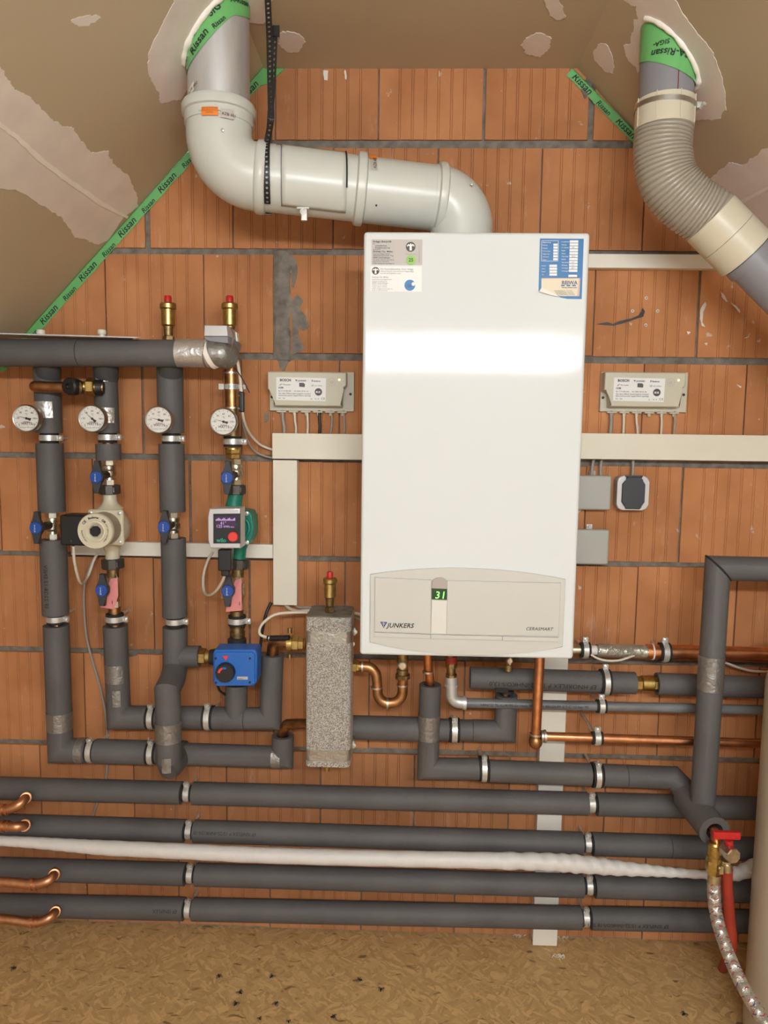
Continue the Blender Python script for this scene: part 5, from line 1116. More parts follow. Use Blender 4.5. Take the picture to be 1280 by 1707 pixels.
text('wilo', M(7.5, wp)*1.25, 'wilogreen', gp, P(361, 903.5, .2338), bold=.03)
part(MB().lathe([(M(8.3, wp), 0), (M(8.3, wp), .006), (M(7, wp), .0075), (.0001, .0075)], P(389, 894.5, .233), -Y, 28), 'control_button', 'redbtn', gp)
pg = P(376, 936, .205)
part(MB().rbox(P(376, 933, .205), (M(22, pg), .022, M(36, pg)), .003).rbox(P(376.5, 953, .205), (M(14, pg), .016, M(14, pg)), .003), 'mains_plug', 'black', gp)
# ---- mixing valve with blue actuator
mv = thing('mixing_valve', 'blue motor actuator with a black knob on a dark mixing valve', 'mixing valve', P(391, 1150, DV))
part(MB().lathe([(.017, 0), (.0225, .004), (.0225, .016), (.019, .020), (.027, .028), (.030, .040), (.030, .075), (.024, .085)], P(395, 1062, DV), -Z, 24).lathe([(.018, 0), (.020, .01), (.026, .03)], P(350, 1095, DV), X, 20), 'valve_body', 'castdark', mv, ang=.6)
part(MB().sweep([P(392, 1110, DV), P(392, 1112, .15)], .022, 20), 'mounting_neck', 'castdark', mv)
ab = [(357, 1092), (361, 1087), (420, 1087.5), (424.5, 1092), (424.5, 1138), (418, 1143.5), (362, 1144), (356, 1139)]
part(MB().prism([P(x, y, .188) for x, y in [(358, 1083), (425, 1083), (429, 1090), (428, 1137), (422, 1144), (360, 1144), (355, 1136), (354.5, 1090)]], (0, .050, 0), .004, 3), 'housing', 'actuator', mv, ang=.6)
part(MB().prism([P(x, y, .192) for x, y in ab], (0, .006, 0), .0025, 3), 'cover', 'actuator', mv, ang=.6)
for x, y in ((359.5, 1097.5), (416.5, 1097.5), (360, 1138), (416.5, 1137.5)): part(MB().lathe([(.0028, 0), (.0028, .0008)], P(x, y, .1922), -Y, 12), 'screw_recess', 'text', mv)
kb = P(376.5, 1119.5, .193); kr = M(16.2, kb)
kn = part(MB().lathe([(kr, 0), (kr, .008), (kr*.95, .014), (kr*.9, .015), (.0001, .015)], kb, -Y, 36), 'knob', 'black', mv, ang=.6)
def arc_strip(c, r0_, r1_, a0, a1, m):
    mb = MB(); n = 10; f = []; 
    for k in range(n+1): a = lerp(a0, a1, k/n); mb.v += [c+V((r0_*math.cos(a), 0, r0_*math.sin(a))), c+V((r1_*math.cos(a), 0, r1_*math.sin(a)))]
    for k in range(n): mb.f.append((2*k, 2*k+1, 2*k+3, 2*k+2))
    part(mb, 'scale_arc', m, kn, smooth=False)
arc_strip(kb-Y*.0154, kr*.45, kr*.68, math.radians(175), math.radians(110), 'redbtn'); arc_strip(kb-Y*.0154, kr*.45, kr*.68, math.radians(108), math.radians(70), 'actuator')
part(MB().prism([P(x, y, .1930) for x, y in ((371, 1093.5), (381, 1093.5), (376, 1101.5))], (0, .0008, 0)), 'arrow_mark', 'redbtn', mv, smooth=False)
part(MB().prism([P(x, y, .1928) for x, y in ((395, 1128), (413, 1128), (413, 1133), (395, 1133))], (0, .0006, 0)), 'name_plate', 'labelgrey', mv, smooth=False); text('Buderus', .0035, 'navy', mv, P(397, 1132, .1934))
# ---- cables on the left side
CG = 'loose cables on the left'
cable([(122.5, 910, .18), (124, 935, .17), (131, 965, .14), (138, 972, .10), (147, 960, .05), (156, 935, .035), (163, 922, .03)], .0034, 'cablewhite', 'white cable looping down from the black box of the cream pump', CG)
cable([(161, 924, .02), (150, 945, .025), (141, 975, .02), (140, 1010, .015), (144, 1060, .015), (155, 1105, .015), (168, 1150, .015), (177, 1200, .012), (178.5, 1250, .012), (176, 1300, .012), (160, 1345, .012), (148, 1380, .012)], .0028, 'cablegrey', 'long thin grey cable hanging down the bricks behind the lower pipes', CG)
cable([(375, 956, .205), (371, 968, .19), (360, 985, .16), (348, 992, .12), (340, 985, .08), (339, 960, .05), (346, 935, .035), (355, 920, .03)], .0034, 'cablewhite', 'white cable looping from the plug of the green pump up to the thin trunking', CG)
cable([(389, 585, .14), (395, 600, .13), (400, 628, .12), (402, 652, .12)], .0036, 'cablewhite', 'white cable from the valve motor down to the black sensor', CG)
cable([(404, 686, .118), (408, 705, .10), (418, 725, .06), (435, 742, .03), (458, 751, .02)], .0030, 'cablewhite', 'white cable from the black sensor to the cream trunking', CG)
cable([(403, 686, .118), (406, 712, .08), (413, 735, .04), (425, 752, .02), (440, 760, .016), (458, 764, .016)], .0026, 'cablegrey', 'grey cable curving below the white one to the cream trunking', CG)
cable([(391, 613, .14), (403, 630, .145), (416, 655, .14)], .0013, 'black', 'thin black wire end sticking out by the slotted clamp', CG)
cable([(452, 1004, .02), (443, 1025, .03), (436, 1060, .06), (432, 1100, .10)], .0038, 'black', 'black cable from the upright trunking to the blue actuator', CG)
cable([(512, 1021, .105), (490, 1021, .115), (460, 1024, .125), (441, 1036, .13), (433, 1048, .13), (434, 1058, .13), (446, 1063, .125)], .0034, 'cablewhite', 'white cable bowing left from the silver vessel to the probe on the copper elbow', CG)
cable([(476, 1008, .02), (482, 1014, .03), (495, 1019, .05), (512, 1018, .07), (560, 1017, .06), (600, 1024, .05), (625, 1034, .06)], .0042, 'cablewhite', 'thick pale cable passing behind the silver vessel', CG)
cable([(490, 1008, .02), (500, 1013, .025), (520, 1013, .03), (570, 1020, .035), (600, 1033, .04), (625, 1042, .045)], .0030, 'cablegrey', 'thin grey cable passing behind the silver vessel', CG)
cable([(363, 1144, .15), (367, 1152, .14), (376, 1158, .11)], .003, 'black', 'short black cable under the blue actuator', CG)
# probe and clip on the elbow
c = P(460, 1064, .135); t = thing('pipe_sensor', 'black probe lying along the copper elbow left of the silver vessel', 'sensor', c)
part(MB().sweep([P(446, 1064, .13), P(482, 1063, .14)], .0065, 14), 'probe', 'black', t); part(MB().ring(P(449, 1063.5, .13), X, .006, .0075, .003, 16), 'collar', 'steel', t)
t = thing('hose_clamp', 'yellow zinc hose clamp on the copper elbow left of the silver vessel', 'clamp', P(483, 1072, .13))
part(MB().ring(P(483, 1073, .128), X, .0155, .019, .012, 28), 'band', 'brass', t); part(MB().lathe([(.005, 0), (.005, .012)], P(483, 1055, .13), Z, 12).lathe([(.005, 0), (.005, .010)], P(483, 1090, .13), -Z, 12), 'screw', 'brass', t)
# ================================================================== SILVER VESSEL
vd = .232; xa, xb = P(509, 1150, vd).x, P(584, 1150, vd).x; za, zb = P(545, 1279, vd).z, P(545, 1030, vd).z
sv = thing('hydraulic_vessel', 'upright silver foil-clad vessel with tape bands between the blue actuator and boiler', 'vessel', V(((xa+xb)/2, -.18, za)))
def rr_box(xa, xb, ya, yb, za, zb, r, e=0.0):
    pts = []
    for cx, cy, a0 in ((xb-r, ya+r, -90), (xb-r, yb-r, 0), (xa+r, yb-r, 90), (xa+r, ya+r, 180)):
        for k in range(6): a = math.radians(a0+90*k/5); pts.append(V((cx+(r+e)*math.cos(a), cy+(r+e)*math.sin(a), zb)))
    return MB().prism(pts, (0, 0, za-zb))
ya, yb = -vd, -.118
part(rr_box(xa, xb, ya, yb, za, zb, .013), 'foil_casing', 'sparkle', sv, ang=.5)
part(rr_box(xa+.001, xb-.001, ya+.001, yb-.001, zb, zb+.002, .013), 'top_plate', 'mortar', sv, ang=.5)
for y0, y1 in ((1053, 1072), (1251, 1269)):
    part(rr_box(xa, xb, ya, yb, P(545, y1, vd).z, P(545, y0, vd).z, .013, .0006), 'tape_band', 'foilclear', sv, ang=.5)
part(MB().sweep([P(545, 1278, .19), P(545, 1285, .19)], .006, 12), 'drain_plug', 'brass', sv)
for x, y in ((591, 1052), (587, 1072), (589, 1240)):
    c = P(x, y, .14); part(MB().box(c+X*-.004, (.012, .012, .018)).lathe([(.006, 0), (.006, .004), (.0001, .005)], c+X*.001-Y*.006, -Y, 12), 'fixing_bracket', 'zinc', sv)
part(MB().lathe([(.016, 0), (.016, .010), (.019, .011), (.019, .024), (.0165, .025), (.0165, .036)], P(512, 1073, .13)-X*.045, X, 6), 'union_nut', 'brass', sv, ang=.5)
# S shaped copper from the vessel to the boiler
S = [P(582, 1110, .15), P(600, 1111, .15)]+bend(P(598, 1111, .15), P(626, 1111, .15), P(630, 1150, .15), .028, 7)+[P(629, 1146, .15)]+bend(P(629, 1146, .15), P(630, 1173, .15), P(650, 1172, .15), .026, 7)+bend(P(640, 1173, .15), P(671, 1170, .15), P(671, 1120, .15), .028, 7)+[P(671.5, 1128, .15), P(671, 1080, .15)]
sp = thing('copper_pipe', 'S-shaped copper pipe from the silver vessel up to a valve under the boiler', 'pipe', P(640, 1172, .15), 'copper pipes under the boiler')
S2 = [S[0]]
for p in S[1:]:
    if (p-S2[-1]).length > .002: S2.append(p)
part(MB().sweep(S2, .0120, 22), 'pipe', 'copper_old', sp, ang=1.2)
part(MB().lathe([(.017, 0), (.017, .014), (.014, .015), (.014, .020)], P(584, 1110, .15), X, 6), 'hex_nut', 'brass', sp, ang=.5)
for (x, y), ax in (((604, 1111), X), ((628, 1146), Z), ((646, 1172.5), X), ((671, 1142), Z)): part(MB().ring(P(x, y, .15), ax, .0118, .0135, .004, 22), 'solder_joint', 'solder', sp)
part(MB().lathe([(.017, 0), (.018, .002), (.018, .009), (.016, .011)], P(671, 1131, .15), Z, 10), 'compression_nut', 'brass_old', sp, ang=.5)
def service_valve(label, px, py, d, r=.014):
    c = P(px, py, d); t = thing('service_valve', label, 'valve', c, 'valves under the boiler')
    part(MB().lathe([(r, 0), (r, .014), (r*.8, .016), (r*.85, .030), (r, .032), (r, .062)], c-Z*.028, Z, 16), 'body', 'brass_old', t, ang=.5)
    part(MB().lathe([(r*.75, 0), (r*.75, .012), (r*.55, .014), (.0001, .014)], c-Y*.006, -Y, 14), 'spindle', 'nickel', t); part(MB().box(c-Y*.021, (.003, .003, .016)), 'slot_bar', 'nickel', t, smooth=False)
service_valve('nickel service valve under the boiler above the S-shaped pipe', 671, 1106, .15)
service_valve('nickel service valve tucked under the boiler above the upper insulated pipe', 848, 1098, .16, .010)
# ---- upright sleeve below the boiler and its run to the right
HM = .10; RM = .030
x7 = thing('insulated_pipe', 'grey insulated pipe dropping under the boiler and running right to the drain valve', 'pipe', P(713, 1280, HM), 'insulated pipes under the boiler')
HX = .118; top = P(717, 1141, HX); cn = P(713, 1281, HX)
part(MB().sweep([P(712, 1060, .14), P(713, 1108, .14), P(716, 1128, .125), P(717, 1150, HX), cn], .0105, 18), 'copper_pipe', 'copper', x7, ang=1.2)
part(MB().ring(P(713, 1120, .137), Z, .010, .013, .004, 20), 'solder_joint', 'solder', x7)
sleeve(x7, [top, cn, P(798, 1281.5, HX)], RM*.86, .6)
hx = lambda x: P(x, lerp(1281, 1296.5, (x-713)/(1122-713)), HX)
part(MB().sweep([cn, hx(1122)], .0105, 14), 'inner_pipe', 'copper_old', x7)
sleeve(x7, [hx(815), hx(984)], RM*.88, .5); sleeve(x7, [hx(1004), hx(1043)], RM*.88, .5)
ye = [hx(1043.8), hx(1122), P(1137, 1312, HM+.035), P(1147, 1332, HM+.06)]
sleeve(x7, ye, RM*.88)
DR = .212
sleeve(x7, [P(1146, 1328, HM+.055), P(1158, 1345, .19), P(1191, 1386, .285)], .0335, .55, n=36)
wrapstrip(x7, P(714.5, 1231, HX), Z, RM*.86, .060, 'foilgrey'); wrapstrip(x7, P(1139, 1316, HM+.035), P(1147, 1332, HM+.06)-P(1137, 1312, HM+.03), RM*.88, .028, 'foilgrey')
# vertical on the right standing on it
vr = thing('insulated_pipe', 'tall grey insulated pipe on the right with a foil band and a mitred top corner', 'pipe', P(1171, 1343, DR), 'insulated pipes on the right')
vtop = P(1196, 947, DR); vr_ax = lambda y: V((lerp(P(1171, 1343, DR).x, vtop.x, (P(1180, y, DR).z-P(1171, 1343, DR).z)/(vtop.z-P(1171, 1343, DR).z)), -DR, P(1180, y, DR).z))
rvr = M(20.5, vtop)
part(MB().sweep([vr_ax(1356), vtop, vtop+V((.50, 0, -.003))], rvr, 36), 'insulation_sleeve', 'foam', vr, ang=.5)
part(MB().sweep([vtop+V((rvr*math.cos(a), -rvr*math.sin(a), -rvr*math.cos(a))) for a in [math.pi*k/20 for k in range(21)]], .0022, 8), 'mitre_gap', 'rubber', vr)
wrapstrip(vr, vr_ax(1149), Z, rvr, M(59, vtop), 'foilgrey'); 
# ---- middle run from the vessel
h2 = thing('insulated_pipe', 'grey insulated pipe running right from the silver vessel through the taped cross', 'pipe', P(700, 1215, HM), 'insulated pipes under the boiler')
hm = lambda x: P(x, lerp(1212.5, 1219, (x-585)/(842-585)), HM)
ctop = P(844, 1158, HM)
part(MB().sweep([hm(560), hm(842), P(843.5, 1140, HM)], .0105, 16), 'copper_pipe', 'copper_old', h2)
sleeve(h2, [hm(583), hm(705)], M(20, hm(600))); sleeve(h2, [hm(700), hm(748)], M(18, hm(600)), .5)
sleeve(h2, [hm(766), hm(787)], M(17.5, hm(600))); sleeve(h2, [hm(787.6), hm(842), ctop], M(18, hm(600)), .6)
part(MB().ring(P(844, 1152, HM), Z, .010, .018, .006, 20).box(P(836, 1150, .12), (.03, .003, .012)), 'saddle_clip', 'rubber', h2)
# ---- flexible hose and copper pipe, top right
cf = thing('copper_pipe', 'wide horizontal copper pipe with a braided hose end, right of the boiler bottom', 'pipe', P(1120, 1086, .09), 'copper pipes on the right')
cy = lambda x: P(x, lerp(1083, 1092, (x-960)/(1300-960)), .09)
part(MB().sweep([cy(1077), cy(1480)], M(12.5, cy(1100)), 28, hollow=.88), 'pipe', 'copper', cf)
part(MB().sweep([cy(940), cy(985)], .012, 20), 'hose_tail', 'nickel', cf); part(MB().sweep([cy(984), cy(996)], .0115, 20), 'ferrule', 'debris', cf)
part(MB().sweep([cy(994), cy(1082)], M(10.2, cy(1030)), 20), 'hose', 'cleartube', cf)
def braid(parent, path, r, nst, pitch, wire, m='braid', name='wire_braid', sub=6, dash=False):
    cum = [0]
    for a, b in zip(path, path[1:]): cum.append(cum[-1]+(b-a).length)
    tot = cum[-1]; n = int(tot/pitch*sub*2); fr = []; x, y, d = frame_of(path[1]-path[0]); pd = d
    for i in range(n+1):
        s = tot*i/n; j = 0
        while j < len(cum)-2 and cum[j+1] < s: j += 1
        c = lerp(path[j], path[j+1], (s-cum[j])/(cum[j+1]-cum[j])); dd_ = (path[j+1]-path[j]).normalized(); q_ = pd.rotation_difference(dd_); x = q_ @ x; y = q_ @ y; pd = dd_
        fr.append((c, x.copy(), y.copy(), s))
    mb = MB()
    for sg in (1, -1):
        for k in range(nst):
            pts = []
            for i, (c, xx, yy, s) in enumerate(fr):
                a = 2*math.pi*(k/nst)+sg*2*math.pi*s/pitch; rr_ = r*(1.02+.02*sg*math.cos(a*nst/2)); pts.append(c+(xx*math.cos(a)+yy*math.sin(a))*rr_)
            if dash:
                for q0 in range(0, len(pts)-3, 7): mb.sweep(pts[q0:q0+3], wire, 4)
            else: mb.sweep(pts, wire, 4, cap=False)
    o = part(mb, name, m, parent); o['kind'] = 'stuff'; return o
braid(cf, [cy(996), cy(1078)], M(10.4, cy(1030)), 14, .040, .0007, sub=8)
part(MB().ring(cy(1087), X, M(12.5, cy(1100)), M(13.6, cy(1100)), .003, 28), 'tape_ring', 'debris', cf)
clamp(cy(975), X, .014, Z, 'pipe clamp on the braided hose at the boiler edge', 'clamps on the right-hand pipes', w=.012)
clamp(cy(1107), X, M(12.5, cy(1100)), Z, 'pipe clamp on the wide copper pipe', 'clamps on the right-hand pipes', w=.013)
cable([(985, 1091, .11), (995, 1097, .11), (1010, 1101, .11), (1030, 1101, .11), (1045, 1097, .11), (1058, 1092, .10)], .0026, 'cablewhite', 'white cable sagging under the braided hose', 'cables on the right')
cable([(1195, 1098, .06), (1210, 1105, .06), (1235, 1114, .06), (1260, 1119, .06), (1330, 1122, .06)], .0030, 'cablewhite', 'white cable running to the right edge below the wide copper pipe', 'cables on the right')
# ---- upper insulated pipe with brass coupling
h3 = thing('insulated_pipe', 'grey insulated pipe with a brass coupling showing between its sleeves, right of the boiler', 'pipe', P(1000, 1137, .10), 'insulated pipes on the right')
iy = lambda x: P(x, lerp(1129.5, 1146, (x-783)/(1280-783)), .10)
R3 = M(18.3, iy(1000))
part(MB().sweep([iy(786), iy(1480)], .0105, 16), 'copper_pipe', 'copper_old', h3)
sleeve(h3, [iy(783.5), iy(1000)], R3, .6); sleeve(h3, [iy(998), iy(1058)], R3, .7); sleeve(h3, [iy(1094), iy(1480)], R3, .75)
part(MB().lathe([(.0175, -.026), (.0175, -.014)], iy(1078), X, 6).lathe([(.0175, .014), (.0175, .026)], iy(1078), X, 6).lathe([(.0165, -.014), (.0185, -.012), (.0185, .014), (.0165, .016)], iy(1078), X, 26), 'brass_coupling', 'brass', h3, ang=.5)
text('EF HNORFLEX P 15/22-INHKO/I-13,0', .016, 'foamprint', h3, fn=lambda u, v, w_: cyl_map(iy(990), iy(860)-iy(990), R3, Z, 0, 0)(u, -v, w_) if False else cyl_map(iy(990), iy(860)-iy(990), R3, -Z, 0, 0)(u, v, w_))
clamp(iy(1008), X, R3*1.0, Z, 'wide pipe clamp on the sleeve left of the brass coupling', 'clamps on the right-hand pipes', w=.012)
# ---- grey plastic pipe
h4 = thing('plastic_pipe', 'thin mottled grey plastic pipe from an elbow under the boiler to the right edge', 'pipe', P(1000, 1177, .125), 'plastic pipe')
jy = lambda x: P(x, lerp(1171.5, 1184, (x-770)/(1280-770)), .125); R4 = M(8.0, jy(1000))
K['mottled'] = mat('pipe_mottled', (0.20, 0.21, 0.22), 0.4, col2=(0.085, 0.09, 0.10), vs=26, detail=8, stretch=(.35, 1, 1))
part(MB().sweep([jy(772), jy(1480)], R4, 20), 'pipe', 'mottled', h4)
part(MB().sweep([P(752, 1128, .125)]+bend(P(752, 1128, .125), P(753, 1170, .125), jy(790), .020, 8)+[jy(775)], R4*1.25, 22).ring(jy(774), X, R4, R4*1.45, .008, 22).ring(P(752.5, 1142, .125), Z, R4, R4*1.45, .006, 22), 'elbow', 'galv', h4, ang=.9)
part(MB().sweep([P(752, 1130, .125), P(751, 1085, .125)], R4*.95, 20).lathe([(.014, 0), (.014, .012)], P(752, 1132, .125), Z, 8).lathe([(.015, 0), (.015, .010)], P(752, 1112, .125), Z, 8).ring(P(752, 1126, .125), Z, .01, .0125, .004), 'threaded_fitting', 'brass_old', h4, ang=.5)
part(MB().sweep([P(752, 1106, .125), P(752, 1094, .125)], .013, 16), 'red_ring', 'redhose', h4)
text('HENCO PE-Xc/Al/PE-Xc 16x2  MADE IN BELGIUM  0 3 C  10 bar  95', .0088, 'foamprint', h4, fn=cyl_map(jy(800), X, R4, Z, 0, -.25)); 
clamp(jy(1002), X, R4, Z, 'pipe clamp on the thin grey plastic pipe', 'clamps on the right-hand pipes', w=.012)
# ---- copper pipe with ball elbow
h5 = thing('copper_pipe', 'thin copper pipe dropping from the boiler and turning right in front of the white trunking', 'pipe', P(892, 1236, .165), 'copper pipes on the right')
kx = lambda x: P(x, lerp(1227, 1239, (x-900)/(1262-900)), .165); R5 = M(7.4, kx(1000))
vt = lambda y: P(lerp(900, 893, (y-1090)/(1225-1090)), y, .165)
part(MB().sweep([vt(1070), vt(1222)], R5*1.12, 22), 'upright_pipe', 'copper', h5)
part(MB().sweep([kx(905), kx(1480)], R5, 22), 'pipe', 'copper', h5)
part(MB().ball(P(892.5, 1236, .165), R5*1.55, 20, (1, 1, 1.15)), 'ball_elbow', 'copper_old', h5)
for q_, ax, kk in ((P(893, 1224, .165), Z, 1.35), (kx(908), X, 1.45), (kx(903.5), X, 1.3)): part(MB().ring(q_, ax, R5, R5*kk, .005, 22), 'solder_ring', 'solder', h5)
clamp(kx(995), X, R5, V((-.1, -.1, 1)), 'pipe clamp on the thin copper pipe in front of the trunking', 'clamps on the right-hand pipes', w=.013)
clamp(hm(757), X, M(17, hm(757)), V((0, -.5, 1)), 'pipe clamp just right of the taped cross', 'clamps under the boiler', w=.013, rod=True)
clamp(P(806, 1281, HX), X, RM*.84, V((0, -.5, 1)), 'pipe clamp on the lower run, left of the white trunking', 'clamps under the boiler', w=.012)
clamp(hx(994), X, RM*.84, V((0, -.5, 1)), 'pipe clamp on the lower run, right of the white trunking', 'clamps under the boiler', w=.012)
clamp(h1(153), X, RV*.72, V((.1, -.4, 1)), 'pipe clamp at the lower left corner of the leftmost pipe', 'clamps on the left lower runs', w=.013)
clamp(h1(254), X, RV*.72, V((.1, -.4, 1)), 'pipe clamp on the lower run just left of the forward loop', 'clamps on the left lower runs', w=.013)
clamp(P(254, 1196, DV), X, RV*.72, V((.1, -.4, 1)), 'pipe clamp on the upper run just left of the forward loop', 'clamps on the left lower runs', w=.013)
clamp(P(348, 1196, DV), X, RV*.80, V((.1, -.4, 1)), 'pipe clamp right of the forward loop, left of the blue actuator', 'clamps on the left lower runs', w=.013)

# ---- four long pipes above the floor
BG = 'long insulated pipes above the floor'; DB_ = .085; RB = M(18.6, P(640, 1400, DB_))
rows = [((0, 1313.5), (640, 1330), (1250, 1347), 'topmost of the four long grey insulated pipes above the floor', (303, 322), (979, 994), 0),
 ((0, 1375), (640, 1395.5), (1250, 1415), 'second from the top of the four long grey insulated pipes above the floor', (308, 324), (970, 987), 1115),
 ((0, 1448), (640, 1461), (1250, 1485), 'third from the top of the four long grey insulated pipes, partly under the white hose', (309, 327), (971, 991), 0),
 ((0, 1508.5), (640, 1520), (1250, 1536), 'lowest of the four long grey insulated pipes, just above the chipboard', (307, 322), (968, 984), 0)]
yrow = []
for (a, b, c_, lb, g0, g1_, seam) in rows:
    def ax_(x, a=a, c_=c_): return P(x, lerp(a[1], c_[1], x/1250), DB_)
    yrow.append(ax_); t = thing('insulated_pipe', lb, 'pipe', ax_(640), BG)
    part(MB().sweep([ax_(-40), ax_(1275)], .0105, 14), 'copper_pipe', 'copper_old', t)
    sleeve(t, [ax_(-40), ax_(g0[0])], RB, .5); sleeve(t, [ax_(g0[1]), ax_(g1_[0])], RB, .5)
    if seam: sleeve(t, [ax_(g1_[1]), ax_(seam)], RB, .5); sleeve(t, [ax_(seam+.8), ax_(1275)], RB, .5)
    else: sleeve(t, [ax_(g1_[1]), ax_(1275)], RB, .5)
    if 'second' in lb: text('EF ISNIFLEX P 15/22-INHKO/I-10.0', .0125, 'foamprint', t, fn=cyl_map(ax_(432), ax_(330)-ax_(432), RB, -Z, 0, -.5)) if False else text('EF ISNIFLEX P 15/22-INHKO/I-10', .0112, 'foamprint', t, fn=cyl_map(ax_(430), ax_(330)-ax_(430), RB, -Z, 0, -.5))
    if 'lowest' in lb: text('EF ISNIFLEX P 15/22-INHKO/I-18 S 11 C', .0125, 'foamprint', t, fn=cyl_map(ax_(1108), ax_(1000)-ax_(1108), RB, -Z, 0, -.15)); text('EF ISNIFLEX', .012, 'foamprint', t, fn=cyl_map(ax_(300), ax_(265)-ax_(300), RB, -Z, 0, -.5))
CB = 'clamps on the long floor pipes'
nm_ = ['topmost', 'second', 'third', 'lowest']
for i, (xl_, xr_) in enumerate(((312.5, 985), (316, 978.5), (318, 981), (314.5, 975.5))):
    clamp(yrow[i](xl_), X, .0155, V((.12, -.3, 1)), 'pipe clamp on the %s long floor pipe, left side of the picture' % nm_[i], CB, w=.014, rubber=.004)
    clamp(yrow[i](xr_), X, .0155, V((-.12, -.3, 1)), 'pipe clamp on the %s long floor pipe, right side of the picture' % nm_[i], CB, w=.014, rubber=.004)
# ---- white wrapped hose
wp_ = [(-40, 1399, .13, 7), (0, 1401.5, .13, 8), (60, 1405, .13, 9), (120, 1409.5, .135, 10.5), (180, 1413.5, .14, 12), (300, 1419, .145, 12.3), (450, 1426, .145, 12.5), (640, 1431, .145, 12.6), (800, 1434, .145, 13), (900, 1436.5, .145, 14), (960, 1440, .145, 14.5), (1020, 1446, .14, 12.5), (1080, 1451, .14, 9.5), (1130, 1455, .14, 7.5), (1185, 1458.5, .14, 6.5), (1225, 1457, .13, 11), (1262, 1443, .135, 13), (1290, 1432, .135, 13)]
cen = smooth_path([P(a, b, c_) for a, b, c_, r_ in wp_], 14); rs = []
for i in range(len(wp_)-1):
    for k in range(14): rs.append(lerp(M(wp_[i][3], P(wp_[i][0], wp_[i][1], wp_[i][2])), M(wp_[i+1][3], P(wp_[i+1][0], wp_[i+1][1], wp_[i+1][2])), k/14))
rs.append(rs[-1]); mb = MB().sweep(cen, rs, 28)
for i, q_ in enumerate(mb.v):
    k = i//28; a = i % 28/28*2*math.pi; c_ = cen[min(k, len(cen)-1)]; tw = 1 if c_.x > .25 else .35
    mb.v[i] = c_+(q_-c_)*(1+.07*tw*math.sin(a*2+k*1.15)+.05*mnoise.noise(V((k*.5, a, 2)))*tw)
single(mb, 'wrapped_hose', 'wrap', 'white tape-wrapped hose running between the long pipes, twisted thin at the right', 'hose', ang=1.3)
# ---- copper branches, lower left
BRG = 'copper branches at the lower left'
for lb, pts, row, rp in (('copper branch leaving the topmost long pipe at the left edge', [(45, 1326, .10), (43, 1330, .135), (33, 1340, .155), (18, 1347, .16), (-5, 1350, .16), (-110, 1350, .16)], 0, 7.6), ('copper branch leaving the second long pipe at the left edge', [(42, 1375, .10), (41, 1376, .14), (30, 1378, .158), (15, 1378, .16), (-5, 1377, .16), (-110, 1376, .16)], 1, 7.8), ('copper branch leaving the third long pipe, with a longer straight to the left edge', [(91, 1452, .10), (90, 1458, .135), (80, 1468, .155), (60, 1474, .16), (45, 1474, .16), (0, 1470, .16), (-110, 1468, .16)], 2, 7.8), ('copper branch leaving the lowest long pipe just above the chipboard', [(94, 1515, .10), (92, 1520, .135), (82, 1530, .155), (64, 1537, .16), (45, 1537, .16), (0, 1532, .16), (-110, 1530, .16)], 3, 7.4)):
    W3 = [P(*p) for p in pts]; t = thing('copper_branch', lb, 'pipe', W3[2], BRG); r_ = M(rp, W3[3])
    part(MB().sweep(smooth_path(W3, 6), r_, 22), 'bent_pipe', 'copper_bright', t, ang=1.3)
    d_ = (W3[1]-W3[0]).normalized(); part(MB().lathe([(r_*.95, -.014), (r_*1.08, -.013), (r_*1.10, -.004), (r_*1.26, -.002), (r_*1.30, .001), (r_*1.22, .004), (r_*.95, .005)], W3[1], d_, 24), 'elbow_collar', 'copper_bright', t, ang=.9)
    jx = W3[4] if len(W3) == 7 else W3[4]; dd_ = (W3[-1]-W3[-2]).normalized()
    jx = P(53, pts[4][1], .16) if len(W3) == 7 else P(4, pts[4][1], .16)
    part(MB().ring(jx, X, r_*.9, r_*1.25, .008, 24).ring(jx+X*.013, X, r_*.9, r_*1.16, .004, 24), 'joint_collar', 'copper_bright', t)
# ---- drain valve with hoses, lower right
dv_ = thing('drain_valve', 'brass drain valve with a red handle on the end of the angled insulated pipe', 'valve', P(1200, 1420, .31))
DD_ = .31
part(MB().sweep([P(1180, 1372, .25), P(1190, 1384, .285), P(1194, 1392, .30), P(1192, 1412, .30)], .0115, 18), 'copper_pipe', 'copper', dv_, ang=1.2)
part(MB().lathe([(.0115, 0), (.014, .004), (.014, .028), (.016, .030), (.016, .040)], P(1191.5, 1404, DD_), -Z, 20).lathe([(.016, .040), (.0165, .042), (.0165, .062), (.0140, .064), (.0140, .072)], P(1191.5, 1404, DD_), -Z, 6), 'brass_tee', 'brass', dv_, ang=.5)
part(MB().sweep([P(1196, 1418, DD_), P(1211, 1419, DD_+.012)], .011, 18).lathe([(.0105, 0), (.0105, .012), (.014, .014)], P(1210, 1407, DD_+.012), -Z, 16), 'valve_body', 'nickel', dv_, ang=.6)
kc = P(1222, 1427, DD_+.042)
part(MB().lathe([(.0135, -.030), (.0135, -.014), (.0165, -.012), (.0165, .001), (.0150, .003), (.0001, .003)], kc, V((.25, -1, .05)), 8), 'hex_cap', 'nickel', dv_, ang=.5)
part(MB().sweep([P(1216, 1412, DD_+.02), P(1214, 1400, DD_+.02)], .0085, 14).rbox(P(1210.5, 1392, DD_+.022), (M(46, kc), .012, M(13, kc)), .003), 'handle', 'red', dv_)
part(MB().sweep([P(1211, 1434, DD_+.01), P(1212, 1452, DD_+.01)], .010, 16).ring(P(1211.5, 1440, DD_+.01), Z, .0095, .0115, .003), 'hose_barb', 'nickel', dv_)
part(MB().box(P(1201, 1449, DD_+.012), (.009, .010, .018)).ball(P(1199, 1447, DD_+.018), .004, 10), 'side_port', 'nickel', dv_)
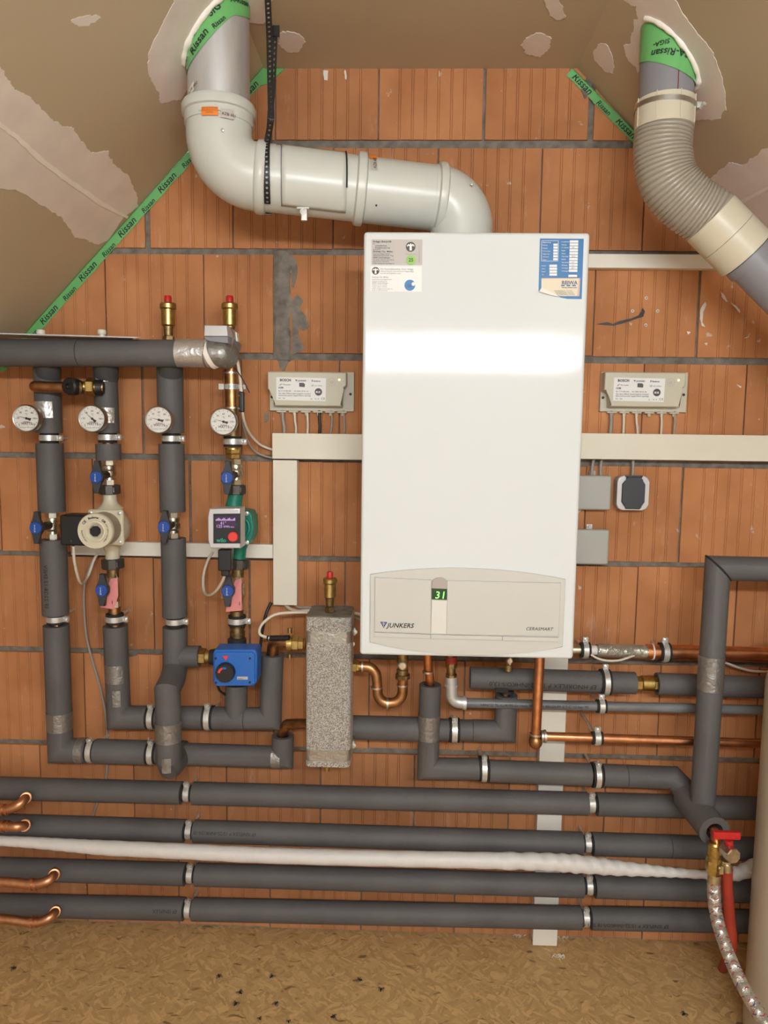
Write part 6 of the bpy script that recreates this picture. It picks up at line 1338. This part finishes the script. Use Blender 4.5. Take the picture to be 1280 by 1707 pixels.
bp_ = smooth_path([P(1190, 1462, DD_), P(1189.5, 1485, DD_), P(1192, 1515, DD_), P(1200, 1550, DD_+.03), P(1214, 1590, DD_+.06), P(1231, 1630, DD_+.10), P(1254, 1672, DD_+.14), P(1285, 1720, DD_+.18), P(1330, 1780, DD_+.22)], 8)
bh = thing('braided_hose', 'silver braided hose with red and blue flecks hanging from the drain valve', 'hose', bp_[-1])
rb = M(9.6, bp_[0])
part(MB().sweep(bp_, rb, 20), 'hose_core', 'hosecore', bh); part(MB().lathe([(rb*1.15, 0), (rb*1.15, .018), (rb*.95, .020)], bp_[0]+Z*.008, -Z, 20), 'ferrule', 'nickel', bh)
braid(bh, bp_, rb, 14, .034, .0010, sub=10)
K['fleckred'] = mat('fleck_red', (0.45, .02, .03), .5); K['fleckblue'] = mat('fleck_blue', (0.02, .05, .22), .5)
braid(bh, bp_, rb*1.05, 2, .034, .0010, 'fleckred', 'red_thread', sub=12, dash=True); 
bb = braid(bh, bp_[4:], rb*1.05, 1, .046, .0010, 'fleckblue', 'blue_thread', sub=12, dash=True)
rp_ = smooth_path([P(1212, 1448, DD_+.005), P(1212, 1480, DD_-.01), P(1216, 1530, DD_-.03), P(1219, 1580, DD_-.045), F0(1219, 1640)+V((0, .05, 0))], 8)
single(MB().sweep(rp_, [M(9.5, rp_[0])*.95]*len(rp_), 20), 'red_hose', 'redhose', 'red rubber hose hanging behind the braided hose down to the chipboard', 'hose')
# ---- big cream cylinder at the right edge
rt_ = .14; te = P(1261, 1450, .335); c_ = V((te.x+rt_*1.05, -.335, 0))
tk = thing('storage_tank', 'tall cream cylinder cut by the right edge of the picture', 'tank', c_)
part(MB().lathe([(rt_, 0.02), (rt_, .80), (rt_*.93, .86), (rt_*.6, .90), (.0001, .91)], c_, Z, 64), 'shell', 'tank', tk, ang=.8)
part(MB().lathe([(rt_*.9, 0), (rt_*.9, .02)], c_, Z, 48), 'foot_ring', 'dark', tk)
# ---- fluorescent lamps behind the viewer
K['tube'] = mat('tube_glow', TUBE_COLOR, .5, emis=TUBE_STRENGTH)
t = thing('batten_lamp', 'fluorescent batten lamp hanging behind the viewer', 'lamp', TUBE+Z*.08)
part(MB().rbox(TUBE+Z*.055, (TUBE_LEN+.05, .07, .055), .006), 'housing', 'white', t)
part(MB().sweep([TUBE-Z*.012-X*TUBE_LEN/2, TUBE-Z*.012+X*TUBE_LEN/2], .034, 16), 'diffuser', 'tube', t)
for sx in (-1, 1): part(MB().sweep([TUBE+Z*.08+X*sx*.3, V((TUBE.x+sx*.3, TUBE.y, min(ZC, zl(TUBE.x+sx*.3), zr(TUBE.x+sx*.3))))], .002, 6), 'hanger', 'steel', t)
